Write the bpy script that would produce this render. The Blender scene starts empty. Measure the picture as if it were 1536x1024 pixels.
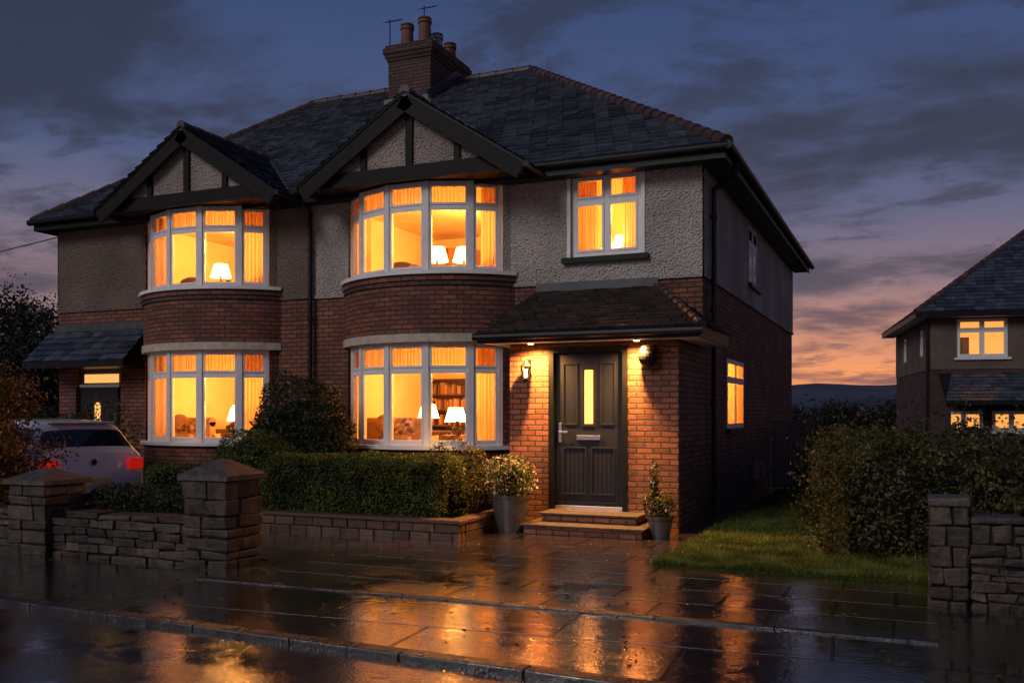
import bpy, math, random
import numpy as np
from mathutils import Vector, Matrix
random.seed(7); np.random.seed(7)
scene = bpy.context.scene
R = math.radians
# ------------------------------------------------------------------ materials
def new_mat(name):
    m = bpy.data.materials.new(name); m.use_nodes = True
    nt = m.node_tree; b = nt.nodes['Principled BSDF']
    return m, nt, b
def N(nt, t, **kw):
    n = nt.nodes.new(t)
    for k, v in kw.items():
        if k in n.inputs.keys(): n.inputs[k].default_value = v
        else: setattr(n, k, v)
    return n
def L(nt, a, b): nt.links.new(a, b)
def ramp(nt, stops):
    r = nt.nodes.new('ShaderNodeValToRGB'); e = r.color_ramp.elements
    while len(e) < len(stops): e.new(0.5)
    for i, (p, c) in enumerate(stops):
        e[i].position = p
        e[i].color = (c, c, c, 1) if isinstance(c, (int, float)) else (*c, 1)
    return r
def mixc(nt, fac, a, b, mode='MIX'):
    n = nt.nodes.new('ShaderNodeMix'); n.data_type = 'RGBA'; n.blend_type = mode
    for sock, v in ((n.inputs[0], fac), (n.inputs[6], a), (n.inputs[7], b)):
        if isinstance(v, bpy.types.NodeSocket): nt.links.new(v, sock)
        elif isinstance(v, (int, float)): sock.default_value = v if sock == n.inputs[0] else (v, v, v, 1)
        else: sock.default_value = (*v, 1)
    return n.outputs[2]
def math_(nt, op, a, b=None, clamp=False):
    n = nt.nodes.new('ShaderNodeMath'); n.operation = op; n.use_clamp = clamp
    for i, v in enumerate((a, b)):
        if v is None: continue
        if isinstance(v, (int, float)): n.inputs[i].default_value = v
        else: nt.links.new(v, n.inputs[i])
    return n.outputs[0]
def simple(name, col, rough=.5, metal=0, nscale=0, var=.25, bump=0, bdist=.005, island=0, coat=0, spec=.5):
    m, nt, b = new_mat(name)
    b.inputs['Base Color'].default_value = (*col, 1); b.inputs['Roughness'].default_value = rough
    b.inputs['Metallic'].default_value = metal; b.inputs['Coat Weight'].default_value = coat
    b.inputs['Specular IOR Level'].default_value = spec
    c = None
    if nscale:
        tc = N(nt, 'ShaderNodeTexCoord'); n = N(nt, 'ShaderNodeTexNoise', Scale=nscale, Detail=8.0, Roughness=.6)
        L(nt, tc.outputs['Object'], n.inputs['Vector'])
        r = ramp(nt, [(.3, 1 - var), (.7, 1 + var)]); L(nt, n.outputs['Fac'], r.inputs[0])
        c = mixc(nt, 1.0, col, r.outputs[0], 'MULTIPLY')
        if bump:
            bp = N(nt, 'ShaderNodeBump', Strength=bump, Distance=bdist); L(nt, n.outputs['Fac'], bp.inputs['Height']); L(nt, bp.outputs[0], b.inputs['Normal'])
    if island:
        g = N(nt, 'ShaderNodeNewGeometry'); r2 = ramp(nt, [(0, 1 - island), (1, 1 + island)]); L(nt, g.outputs['Random Per Island'], r2.inputs[0])
        c = mixc(nt, 1.0, c if c else col, r2.outputs[0], 'MULTIPLY')
    if c: L(nt, c, b.inputs['Base Color'])
    return m
def brick_mat(name, c1, c2, mortar, w=.225, h=.075, rough=.75):
    m, nt, b = new_mat(name)
    uv = N(nt, 'ShaderNodeUVMap')
    nz = N(nt, 'ShaderNodeTexNoise', Scale=7.0, Detail=4.0); L(nt, uv.outputs[0], nz.inputs['Vector'])
    ad = N(nt, 'ShaderNodeVectorMath', operation='MULTIPLY_ADD'); L(nt, nz.outputs['Color'], ad.inputs[0]); ad.inputs[1].default_value = (.014, .014, 0); L(nt, uv.outputs[0], ad.inputs[2])
    br = N(nt, 'ShaderNodeTexBrick'); L(nt, ad.outputs[0], br.inputs['Vector'])
    br.inputs['Scale'].default_value = 1; br.inputs['Brick Width'].default_value = w; br.inputs['Row Height'].default_value = h
    br.inputs['Mortar Size'].default_value = .0115; br.inputs['Mortar Smooth'].default_value = .35; br.inputs['Bias'].default_value = 0
    br.inputs['Color1'].default_value = (*c1, 1); br.inputs['Color2'].default_value = (*c2, 1); br.inputs['Mortar'].default_value = (*mortar, 1)
    n2 = N(nt, 'ShaderNodeTexNoise', Scale=38.0, Detail=8.0, Roughness=.7); L(nt, uv.outputs[0], n2.inputs['Vector'])
    n3 = N(nt, 'ShaderNodeTexNoise', Scale=1.3, Detail=4.0); L(nt, uv.outputs[0], n3.inputs['Vector'])
    r = ramp(nt, [(.3, .5), (.7, 1.45)]); L(nt, n2.outputs['Fac'], r.inputs[0])
    r3 = ramp(nt, [(.3, .65), (.7, 1.25)]); L(nt, n3.outputs['Fac'], r3.inputs[0])
    c = mixc(nt, 1.0, br.outputs['Color'], r.outputs[0], 'MULTIPLY'); c = mixc(nt, 1.0, c, r3.outputs[0], 'MULTIPLY')
    L(nt, c, b.inputs['Base Color'])
    hgt = math_(nt, 'ADD', math_(nt, 'SUBTRACT', 1.0, br.outputs['Fac']), math_(nt, 'MULTIPLY', n2.outputs['Fac'], .6))
    bp = N(nt, 'ShaderNodeBump', Strength=1.0, Distance=.02); L(nt, hgt, bp.inputs['Height']); L(nt, bp.outputs[0], b.inputs['Normal'])
    b.inputs['Roughness'].default_value = rough
    return m
def roughcast(name, col):
    m, nt, b = new_mat(name)
    tc = N(nt, 'ShaderNodeTexCoord'); v = N(nt, 'ShaderNodeTexVoronoi', Scale=36.0); n = N(nt, 'ShaderNodeTexNoise', Scale=22.0, Detail=8.0)
    n3 = N(nt, 'ShaderNodeTexNoise', Scale=.9, Detail=7.0)
    for x in (v, n, n3): L(nt, tc.outputs['Object'], x.inputs['Vector'])
    h = math_(nt, 'ADD', math_(nt, 'MULTIPLY', v.outputs['Distance'], -1.0), n.outputs['Fac'])
    bp = N(nt, 'ShaderNodeBump', Strength=1.0, Distance=.042); L(nt, h, bp.inputs['Height']); L(nt, bp.outputs[0], b.inputs['Normal'])
    r = ramp(nt, [(.3, .68), (.65, 1.1)]); L(nt, n3.outputs['Fac'], r.inputs[0])
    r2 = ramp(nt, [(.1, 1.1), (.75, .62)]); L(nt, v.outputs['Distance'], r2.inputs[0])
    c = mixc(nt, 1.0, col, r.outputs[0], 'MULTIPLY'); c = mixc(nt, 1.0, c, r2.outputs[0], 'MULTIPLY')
    L(nt, c, b.inputs['Base Color']); b.inputs['Roughness'].default_value = .85
    return m
def glass_mat():
    m, nt, b = new_mat('window_glass'); nt.nodes.remove(b); out = nt.nodes['Material Output']
    t = N(nt, 'ShaderNodeBsdfTransparent'); t.inputs[0].default_value = (.97, .97, .95, 1)
    g = N(nt, 'ShaderNodeBsdfGlossy'); g.inputs['Roughness'].default_value = .02
    lw = N(nt, 'ShaderNodeFresnel', IOR=1.45); mx = N(nt, 'ShaderNodeMixShader')
    L(nt, lw.outputs[0], mx.inputs[0]); L(nt, t.outputs[0], mx.inputs[1]); L(nt, g.outputs[0], mx.inputs[2]); L(nt, mx.outputs[0], out.inputs[0])
    return m
def emis(name, col, s):
    m, nt, b = new_mat(name); b.inputs['Base Color'].default_value = (*col, 1)
    b.inputs['Emission Color'].default_value = (*col, 1); b.inputs['Emission Strength'].default_value = s
    return m
def curtain_mat(name, col):
    m, nt, b = new_mat(name); nt.nodes.remove(b); out = nt.nodes['Material Output']
    d = N(nt, 'ShaderNodeBsdfDiffuse'); d.inputs[0].default_value = (*col, 1)
    t = N(nt, 'ShaderNodeBsdfTranslucent'); t.inputs[0].default_value = (*col, 1)
    mx = N(nt, 'ShaderNodeMixShader'); mx.inputs[0].default_value = .5
    L(nt, d.outputs[0], mx.inputs[1]); L(nt, t.outputs[0], mx.inputs[2]); L(nt, mx.outputs[0], out.inputs[0])
    return m
def leaf_mat(name, c1, c2, trans=.25, rough=.5):
    m, nt, b = new_mat(name); out = nt.nodes['Material Output']
    g = N(nt, 'ShaderNodeNewGeometry'); r = ramp(nt, [(0, c1), (1, c2)]); L(nt, g.outputs['Random Per Island'], r.inputs[0])
    tc = N(nt, 'ShaderNodeTexCoord'); n = N(nt, 'ShaderNodeTexNoise', Scale=3.0, Detail=4.0); L(nt, tc.outputs['Object'], n.inputs['Vector'])
    r2 = ramp(nt, [(.35, .4), (.65, 1.4)]); L(nt, n.outputs['Fac'], r2.inputs[0])
    c = mixc(nt, 1.0, r.outputs[0], r2.outputs[0], 'MULTIPLY'); L(nt, c, b.inputs['Base Color']); b.inputs['Roughness'].default_value = rough
    b.inputs['Specular IOR Level'].default_value = .35
    t = N(nt, 'ShaderNodeBsdfTranslucent'); L(nt, c, t.inputs[0]); mx = N(nt, 'ShaderNodeMixShader'); mx.inputs[0].default_value = trans
    L(nt, b.outputs[0], mx.inputs[1]); L(nt, t.outputs[0], mx.inputs[2]); L(nt, mx.outputs[0], out.inputs[0])
    return m
def wet_mat(name, dark, light, joints=None, r0=.05, r1=.17, bump=1.0, fine=60.0, rot=0, bd=.0022, coat=1.0):
    m, nt, b = new_mat(name)
    tc = N(nt, 'ShaderNodeTexCoord'); mp = N(nt, 'ShaderNodeMapping'); mp.inputs['Rotation'].default_value = (0, 0, rot); L(nt, tc.outputs['Object'], mp.inputs[0]); V = mp.outputs[0]
    n1 = N(nt, 'ShaderNodeTexNoise', Scale=1.3, Detail=7.0, Roughness=.65); n2 = N(nt, 'ShaderNodeTexNoise', Scale=fine, Detail=3.0, Roughness=.6)
    n3 = N(nt, 'ShaderNodeTexNoise', Scale=8.0, Detail=6.0, Roughness=.7)
    for x in (n1, n2, n3): L(nt, V, x.inputs['Vector'])
    rr = ramp(nt, [(.42, r0), (.62, r1)]); L(nt, n1.outputs['Fac'], rr.inputs[0]); L(nt, rr.outputs[0], b.inputs['Roughness'])
    col = mixc(nt, n3.outputs['Fac'], dark, light)
    hb = math_(nt, 'ADD', math_(nt, 'MULTIPLY', n2.outputs['Fac'], 1.3), math_(nt, 'MULTIPLY', n3.outputs['Fac'], 1.0))
    wet = ramp(nt, [(.40, .16), (.54, 1.0)]); L(nt, n1.outputs['Fac'], wet.inputs[0])
    hb = math_(nt, 'MULTIPLY', hb, wet.outputs[0])
    if joints:
        br = N(nt, 'ShaderNodeTexBrick'); L(nt, V, br.inputs['Vector']); br.inputs['Scale'].default_value = 1
        br.inputs['Brick Width'].default_value = joints[0]; br.inputs['Row Height'].default_value = joints[1]; br.inputs['Mortar Size'].default_value = .018; br.inputs['Mortar Smooth'].default_value = .3
        br.inputs['Color1'].default_value = (.65, .65, .65, 1); br.inputs['Color2'].default_value = (1.4, 1.4, 1.4, 1); br.inputs['Mortar'].default_value = (.15, .15, .15, 1)
        col = mixc(nt, 1.0, col, br.outputs['Color'], 'MULTIPLY')
        hb = math_(nt, 'SUBTRACT', hb, math_(nt, 'MULTIPLY', br.outputs['Fac'], 6.0))
        cw = math_(nt, 'MULTIPLY', math_(nt, 'SUBTRACT', 1.0, br.outputs['Fac'], True), coat); L(nt, cw, b.inputs['Coat Weight'])
    else: b.inputs['Coat Weight'].default_value = coat
    L(nt, col, b.inputs['Base Color'])
    bp = N(nt, 'ShaderNodeBump', Strength=bump, Distance=bd); L(nt, hb, bp.inputs['Height']); L(nt, bp.outputs[0], b.inputs['Normal'])
    b.inputs['Specular IOR Level'].default_value = 1.0
    # water film over the surface
    b.inputs['Coat IOR'].default_value = 2.0
    cr = ramp(nt, [(.42, .02), (.62, .07)]); L(nt, n1.outputs['Fac'], cr.inputs[0]); L(nt, cr.outputs[0], b.inputs['Coat Roughness'])
    b2 = N(nt, 'ShaderNodeBump', Strength=bump, Distance=bd * .8); L(nt, hb, b2.inputs['Height']); L(nt, b2.outputs[0], b.inputs['Coat Normal'])
    return m

BRICK = brick_mat('red_brick', (.30, .098, .051), (.145, .049, .031), (.048, .033, .027))
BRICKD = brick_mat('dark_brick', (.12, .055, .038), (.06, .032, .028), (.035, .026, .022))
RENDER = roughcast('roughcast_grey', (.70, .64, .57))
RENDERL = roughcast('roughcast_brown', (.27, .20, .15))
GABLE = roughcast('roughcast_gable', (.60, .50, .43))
WHITE = simple('upvc_white', (.78, .77, .75), .35, nscale=6, var=.06)
STONE = simple('cream_stone', (.48, .42, .33), .7, nscale=9, var=.25, bump=.4)
BLACK = simple('black_paint', (.008, .008, .009), .4, nscale=5, var=.3, spec=.22)
TIMBER = simple('dark_timber', (.012, .0095, .0085), .55, nscale=12, var=.4, bump=.3, spec=.15)
SLATE = simple('roof_slate', (.050, .060, .082), .30, nscale=5, var=.4, bump=.4, bdist=.01, island=.55)
TILEB = simple('brown_tile', (.036, .023, .019), .36, nscale=8, var=.35, bump=.4, bdist=.01, island=.5, spec=.45)
RIDGE = simple('ridge_tile', (.080, .045, .038), .45, nscale=8, var=.35, bump=.3, island=.3, spec=.4)
UNDER = simple('roof_underlay', (.012, .012, .014), .8, spec=.1)
LEAD = simple('lead_flashing', (.07, .07, .075), .45, nscale=6, var=.3, metal=.3)
GLASS = glass_mat()
CURT = curtain_mat('curtain_cream', (.80, .62, .40))
BLIND = curtain_mat('blind_amber', (.72, .52, .28))
ROOM = simple('room_wall', (.84, .68, .43), .8, nscale=2, var=.12)
ROOMF = simple('room_floor', (.35, .22, .12), .6)
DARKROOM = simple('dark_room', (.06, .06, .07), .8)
FURN = simple('furniture', (.10, .045, .018), .7, nscale=8, var=.3)
SOFA = simple('sofa_fabric', (.34, .19, .09), .9, nscale=6, var=.2)
BOOK = simple('book_spines', (.30, .17, .09), .7, nscale=3, var=.3, island=.9)
SHADE = emis('lamp_shade', (1, .62, .22), 9.0)
BULB = emis('bulb', (1, .62, .24), 14.0)
HALL = emis('hall_glow', (1, .52, .14), .95)
WARMW = emis('far_window_glow', (1, .44, .10), .95)
DOOR = simple('door_paint', (.0115, .0135, .020), .36, nscale=30, var=.12, spec=.35)
CHROME = simple('chrome', (.75, .73, .7), .25, 1.0)
TERRA = simple('terracotta', (.17, .065, .045), .7, nscale=7, var=.3)
METAL = simple('galvanised', (.25, .26, .28), .35, .8)
STONEW = simple('rubble_stone', (.056, .040, .029), .5, nscale=7, var=.65, bump=1.0, bdist=.035, island=.6, spec=.4)
MORTAR = simple('mortar', (.020, .016, .013), .9, nscale=20, var=.3)
CAP = simple('stone_cap', (.080, .064, .050), .5, nscale=12, var=.5, bump=.9, bdist=.015)
PLANTB = simple('planter_block', (.11, .055, .034), .6, nscale=12, var=.4, bump=.5, bdist=.01, island=.35)
WOOD = simple('gate_wood', (.15, .13, .12), .7, nscale=14, var=.3, bump=.4, island=.2)
BARK = simple('bark', (.04, .03, .022), .9, nscale=15, var=.4, bump=.6)
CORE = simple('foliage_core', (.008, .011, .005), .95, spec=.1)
POT = simple('pot_zinc', (.085, .08, .075), .4, nscale=8, var=.3, metal=.2)
SOIL = simple('soil', (.03, .02, .014), .95, nscale=20, var=.4, bump=.6)

# ------------------------------------------------------------------ mesh builder
def empty(name, loc=(0, 0, 0), rz=0):
    e = bpy.data.objects.new(name, None); scene.collection.objects.link(e); e.location = loc; e.rotation_euler = (0, 0, rz); return e
class MB:
    def __init__(s, name, parent=None): s.name = name; s.parent = parent; s.v = []; s.f = []; s.mi = []; s.uv = []; s.mats = []
    def mid(s, m):
        if m not in s.mats: s.mats.append(m)
        return s.mats.index(m)
    def face(s, pts, m, uv=None):
        i = len(s.v); s.v += [tuple(p) for p in pts]; s.f.append(tuple(range(i, i + len(pts)))); s.mi.append(s.mid(m))
        if uv is None:
            a = Vector(pts[1]) - Vector(pts[0]); b_ = Vector(pts[2]) - Vector(pts[0]); n = a.cross(b_)
            ax = max(range(3), key=lambda k: abs(n[k]))
            uv = [((p[1], p[2]) if ax == 0 else (p[0], p[2]) if ax == 1 else (p[0], p[1])) for p in pts]
        s.uv += uv
    def box(s, x0, x1, y0, y1, z0, z1, m, M=None, jit=0):
        c = [Vector((x, y, z)) for z in (z0, z1) for y in (y0, y1) for x in (x0, x1)]
        if jit: c = [p + Vector([random.uniform(-jit, jit) for _ in range(3)]) for p in c]
        if M is not None: c = [M @ p for p in c]
        i = len(s.v); s.v += [tuple(p) for p in c]
        lc = [(x, y, z) for z in (z0, z1) for y in (y0, y1) for x in (x0, x1)]
        k = s.mid(m)
        for f, ax in (((0, 2, 3, 1), 2), ((4, 5, 7, 6), 2), ((0, 1, 5, 4), 1), ((2, 6, 7, 3), 1), ((0, 4, 6, 2), 0), ((1, 3, 7, 5), 0)):
            s.f.append(tuple(i + j for j in f)); s.mi.append(k)
            s.uv += [((lc[j][1], lc[j][2]) if ax == 0 else (lc[j][0], lc[j][2]) if ax == 1 else (lc[j][0], lc[j][1])) for j in f]
    def cyl(s, p0, p1, r0, r1, n, m, cap=True):
        p0 = Vector(p0); p1 = Vector(p1); d = (p1 - p0).normalized(); a = d.orthogonal().normalized(); b = d.cross(a)
        i = len(s.v); k = s.mid(m)
        for p, r in ((p0, r0), (p1, r1)):
            for j in range(n):
                t = 2 * math.pi * j / n; s.v.append(tuple(p + (a * math.cos(t) + b * math.sin(t)) * r))
        for j in range(n):
            j2 = (j + 1) % n; s.f.append((i + j, i + j2, i + n + j2, i + n + j)); s.mi.append(k); s.uv += [(0, 0)] * 4
        if cap:
            s.f.append(tuple(i + n + j for j in range(n))); s.mi.append(k); s.uv += [(0, 0)] * n
            s.f.append(tuple(i + n - 1 - j for j in range(n))); s.mi.append(k); s.uv += [(0, 0)] * n
    def sphere(s, c, r, m, nu=14, nv=8, sc=(1, 1, 1)):
        P = lambda a, b: (c[0] + r * sc[0] * math.sin(b) * math.cos(a), c[1] + r * sc[1] * math.sin(b) * math.sin(a), c[2] + r * sc[2] * math.cos(b))
        for i in range(nu):
            for j in range(nv):
                a0, a1 = 2 * math.pi * i / nu, 2 * math.pi * (i + 1) / nu; b0, b1 = math.pi * j / nv, math.pi * (j + 1) / nv
                q = [P(a0, b0), P(a0, b1), P(a1, b1), P(a1, b0)]
                if j == 0: q = q[:3]
                elif j == nv - 1: q = [q[0], q[1], q[3]]
                s.face(q, m, [(0, 0)] * len(q))
    def build(s, bevel=0, smooth=False, merge=False):
        me = bpy.data.meshes.new(s.name); me.from_pydata(s.v, [], s.f)
        for m in s.mats: me.materials.append(m)
        me.polygons.foreach_set('material_index', s.mi)
        uvl = me.uv_layers.new(name='UVMap'); uvl.data.foreach_set('uv', [c for q in s.uv for c in q])
        if smooth: me.polygons.foreach_set('use_smooth', [True] * len(s.f))
        me.update()
        o = bpy.data.objects.new(s.name, me); scene.collection.objects.link(o)
        if merge:
            w = o.modifiers.new('weld', 'WELD'); w.merge_threshold = .0005
        if bevel:
            b = o.modifiers.new('bevel', 'BEVEL'); b.width = bevel; b.segments = 2; b.limit_method = 'ANGLE'; b.angle_limit = R(40)
        if s.parent: o.parent = s.parent
        return o

def wall(mb, P, u0, u1, z0, z1, holes, m, d0=0, rev=.12, revm=None):
    us = sorted({u0, u1} | {min(max(h[k], u0), u1) for h in holes for k in (0, 1)}); zs = sorted({z0, z1} | {min(max(h[k], z0), z1) for h in holes for k in (2, 3)})
    for a, b in zip(us, us[1:]):
        for c, d in zip(zs, zs[1:]):
            um, zm = (a + b) / 2, (c + d) / 2
            if any(h[0] < um < h[1] and h[2] < zm < h[3] for h in holes): continue
            mb.face([P(a, c, d0), P(b, c, d0), P(b, d, d0), P(a, d, d0)], m, [(a, c), (b, c), (b, d), (a, d)])
    rm = revm or m
    for h in holes:
        a, b, c, d = max(h[0], u0), min(h[1], u1), max(h[2], z0), min(h[3], z1)
        if a >= b or c >= d: continue
        e = d0 + rev
        mb.face([P(a, c, d0), P(a, d, d0), P(a, d, e), P(a, c, e)], rm, [(0, c), (0, d), (rev, d), (rev, c)])
        mb.face([P(b, c, d0), P(b, d, d0), P(b, d, e), P(b, c, e)], rm, [(0, c), (0, d), (rev, d), (rev, c)])
        if c == h[2]: mb.face([P(a, c, d0), P(b, c, d0), P(b, c, e), P(a, c, e)], rm, [(a, 0), (b, 0), (b, rev), (a, rev)])
        if d == h[3]: mb.face([P(a, d, d0), P(b, d, d0), P(b, d, e), P(a, d, e)], rm, [(a, 0), (b, 0), (b, rev), (a, rev)])

def window_unit(fr, gl, M, w, h, ncol=1, ht=.42, bar=.05, sash=.038, top=True, dp=.07):
    B = lambda x0, x1, y0, y1, z0, z1: fr.box(x0, x1, y0, y1, z0, z1, WHITE, M)
    B(0, w, .0, dp, 0, bar); B(0, w, 0, dp, h - bar, h); B(0, bar, 0, dp, bar, h - bar); B(w - bar, w, 0, dp, bar, h - bar)
    zt = h - ht if top else h - bar
    if top: B(bar, w - bar, 0.001, dp, zt - bar / 2, zt + bar / 2)
    iw = (w - 2 * bar - (ncol - 1) * bar) / ncol
    for c in range(ncol):
        x0 = bar + c * (iw + bar); x1 = x0 + iw
        if c: B(x0 - bar, x0, .002, dp, bar, h - bar)
        cells = [(bar, zt - bar / 2), (zt + bar / 2, h - bar)] if top else [(bar, h - bar)]
        for z0, z1 in cells:
            s_ = sash; f0 = -.012 if dp > .05 else -.004
            B(x0, x1, f0, dp * .7, z0, z0 + s_); B(x0, x1, f0, dp * .7, z1 - s_, z1); B(x0, x0 + s_, f0, dp * .7, z0 + s_, z1 - s_); B(x1 - s_, x1, f0, dp * .7, z0 + s_, z1 - s_)
            gy = .02 if dp > .05 else .004
            g = [M @ Vector(p) for p in ((x0 + s_, gy, z0 + s_), (x1 - s_, gy, z0 + s_), (x1 - s_, gy, z1 - s_), (x0 + s_, gy, z1 - s_))]
            gl.face(g, GLASS)

def arc(cx, cy, r, th): return Vector((cx + r * math.sin(th), cy - r * math.cos(th), 0))
def arc_solid(mb, cx, cy, r, z0, z1, m, t0=-53, t1=53, n=30, rin=1.6, caps=True):
    for i in range(n):
        a, b = R(t0 + (t1 - t0) * i / n), R(t0 + (t1 - t0) * (i + 1) / n)
        A, B = arc(cx, cy, r, a), arc(cx, cy, r, b); C, D = arc(cx, cy, rin, a), arc(cx, cy, rin, b)
        z = lambda p, h: (p.x, p.y, h)
        mb.face([z(A, z0), z(B, z0), z(B, z1), z(A, z1)], m, [(r * a, z0), (r * b, z0), (r * b, z1), (r * a, z1)])
        if caps:
            mb.face([z(A, z1), z(B, z1), z(D, z1), z(C, z1)], m); mb.face([z(A, z0), z(B, z0), z(D, z0), z(C, z0)], m)
def slab(mb, cx, cy, r, z, m, half=53):
    pts = [arc(cx, cy, r, R(-half + 2 * half * i / 20)) for i in range(21)]
    mb.face([(p.x, p.y, z) for p in pts] + [(pts[-1].x, .1, z), (pts[0].x, .1, z)], m)

def tiles(mb, O, U, V, vmax, itv, m, tw=.27, ex=.2, th=.022):
    O = Vector(O); U = Vector(U).normalized(); V = Vector(V).normalized(); Nn = U.cross(V).normalized()
    if Nn.z < 0: Nn = -Nn
    v = 0; r = 0
    while v < vmax - .01:
        v1 = min(v + ex, vmax); a0, b0 = itv(v); a1, b1 = itv(v1)
        u = min(a0, a1) - (tw / 2 if r % 2 else 0); hi = max(b0, b1)
        while u < hi:
            c = lambda x, lo, h_: min(max(x, lo), h_)
            p0, p1 = c(u + .004, a0, b0), c(u + tw - .004, a0, b0); q0, q1 = c(u + .004, a1, b1), c(u + tw - .004, a1, b1)
            if (p1 - p0) + (q1 - q0) > .02:
                j = random.uniform(-.008, .008); k = random.uniform(0, .014); k2 = k + random.uniform(-.007, .007)
                W = lambda uu, vv, h_: tuple(O + U * uu + V * vv + Nn * h_)
                t = [W(p0, v + j, th + k), W(p1, v + j, th + k2), W(q1, v1 + .01, .006), W(q0, v1 + .01, .006)]
                i = len(mb.v); mb.v += t + [W(p0, v + j, 0), W(p1, v + j, 0)]
                mb.f += [(i, i + 1, i + 2, i + 3), (i + 4, i + 5, i + 1, i)]; mm = mb.mid(m); mb.mi += [mm, mm]; mb.uv += [(0, 0)] * 8
            u += tw
        v = v1; r += 1
def caps(mb, p0, p1, m, r=.09, seg=.36):
    p0 = Vector(p0); p1 = Vector(p1); n = max(1, round((p1 - p0).length / seg)); d = (p1 - p0) / n
    for i in range(n):
        a = p0 + d * i; mb.cyl(a, a + d * 1.04, r * 1.12 + random.uniform(0, .006), r * .92, 10, m)

# ------------------------------------------------------------------ main house
house = empty('semi_detached_house')
walls = MB('walls', house); frames = MB('window_frames', house); glass = MB('window_glass', house); trim = MB('trim', house)
inter = MB('room_interiors', house); curt = MB('curtains', house)
XL, DEP, ZB, ZT = -13.0, 11.1, 3.63, 5.42
PF = lambda u, z, d: (u, d, z)
PS = lambda u, z, d: (-d, u, z)
PL = lambda u, z, d: (XL + d, u, z)
bays = [(-4.6, 1), (-9.15, 0)]
fh = [(cx - 1.45, cx + 1.45, a, b) for cx, _ in bays for a, b in ((1.0, 2.78), (3.78, 5.3))]
smallw = (-2.05, -.92, 4.0, 5.28)
ldoor = (-12.55, -11.35, 0.1, 2.45)
PARTY = -6.85
wall(walls, PF, XL, 0, 0, ZB, fh + [ldoor], BRICK)
wall(walls, PF, PARTY, 0, ZB, ZT, [h for h in fh if h[0] > PARTY] + [smallw], RENDER, d0=-.025)
wall(walls, PF, XL, PARTY, ZB, ZT, [h for h in fh if h[0] < PARTY], RENDERL, d0=-.022)
sidew = (1.95, 3.65, 1.33, 2.5); sideu = (4.1, 5.3, 4.03, 5.15)
wall(walls, PS, 0, DEP, 0, ZB, [sidew], BRICK)
wall(walls, PS, -.025, DEP, ZB, ZT, [sideu], RENDER, d0=-.025)
wall(walls, PL, 0, DEP, 0, ZB, [], BRICK); wall(walls, PL, -.022, DEP, ZB, ZT, [], RENDERL, d0=-.02)
wall(walls, lambda u, z, d: (u, DEP - d, z), XL, 0, 0, ZT, [], BRICK)
trim.box(PARTY, .04, -.045, 0, ZB - .04, ZB + .012, RENDER); trim.box(0, .045, -.045, DEP, ZB - .04, ZB + .012, RENDER)
trim.box(XL - .02, PARTY, -.04, 0, ZB - .03, ZB + .012, RENDERL)

RW, CY = 1.9, 1.2
def room(x0, x1, y0, y1, z0, z1, openx=False):
    inter.face([(x0, y1, z0), (x1, y1, z0), (x1, y1, z1), (x0, y1, z1)], ROOM)
    inter.face([(x0, y0, z0), (x0, y1, z0), (x0, y1, z1), (x0, y0, z1)], ROOM)
    if openx: inter.face([(x0, y0, z0), (x1, y0, z0), (x1, y0, z1), (x0, y0, z1)], ROOM)
    else: inter.face([(x1, y0, z0), (x1, y1, z0), (x1, y1, z1), (x1, y0, z1)], ROOM)
    inter.face([(x0, y0, z0), (x1, y0, z0), (x1, y1, z0), (x0, y1, z0)], ROOMF); inter.face([(x0, y0, z1), (x1, y0, z1), (x1, y1, z1), (x0, y1, z1)], ROOM)
WC = (1, .38, .07)
def light(name, loc, p, col=WC, r=.12, parent=house, typ='POINT', rot=None, size=None, blend=.6):
    d = bpy.data.lights.new(name, typ); d.energy = p; d.color = col; d.shadow_soft_size = r
    if typ == 'SPOT': d.spot_size = size; d.spot_blend = blend
    o = bpy.data.objects.new(name, d); scene.collection.objects.link(o); o.location = loc; o.parent = parent
    if rot: o.rotation_euler = rot
    return o
def table_lamp(x, y, z, s=1):
    inter.cyl((x, y, z), (x, y, z + .03), .08 * s, .07 * s, 12, FURN); inter.cyl((x, y, z), (x, y, z + .26 * s), .035 * s, .02 * s, 10, FURN)
    inter.cyl((x, y, z + .22 * s), (x, y, z + .46 * s), .19 * s, .12 * s, 18, SHADE, cap=False)
def armchair(x, y, z, w, d, h, m):
    inter.box(x - w / 2, x + w / 2, y, y + d, z, z + h * .5, m); inter.box(x - w / 2, x + w / 2, y - .16, y, z, z + h, m)
    for s in (-1, 1):
        inter.box(x + s * w / 2 - .09, x + s * w / 2 + .09, y - .1, y + d, z, z + h * .72, m); inter.cyl((x + s * w / 2, y - .1, z + h * .72), (x + s * w / 2, y + d, z + h * .72), .095, .095, 12, m)
    inter.cyl((x - w / 2, y - .08, z + h), (x + w / 2, y - .08, z + h), .09, .09, 12, m)
def bookcase(x0, x1, y, z0, z1):
    inter.box(x0, x1, y, y + .04, z0, z1, FURN); n = max(2, int((z1 - z0) / .32))
    for i in range(n + 1): inter.box(x0, x1, y - .24, y, z0 + (z1 - z0) * i / n - .015, z0 + (z1 - z0) * i / n + .015, FURN)
    for x in (x0, x1): inter.box(x - .015, x + .015, y - .24, y, z0, z1, FURN)
    for i in range(n):
        x = x0 + .04; zz = z0 + (z1 - z0) * i / n + .016
        while x < x1 - .07:
            w_ = random.uniform(.025, .06)
            if random.random() < .85: inter.box(x, x + w_ - .003, y - .2, y - .01, zz, zz + random.uniform(.16, .25), BOOK)
            x += w_
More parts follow.
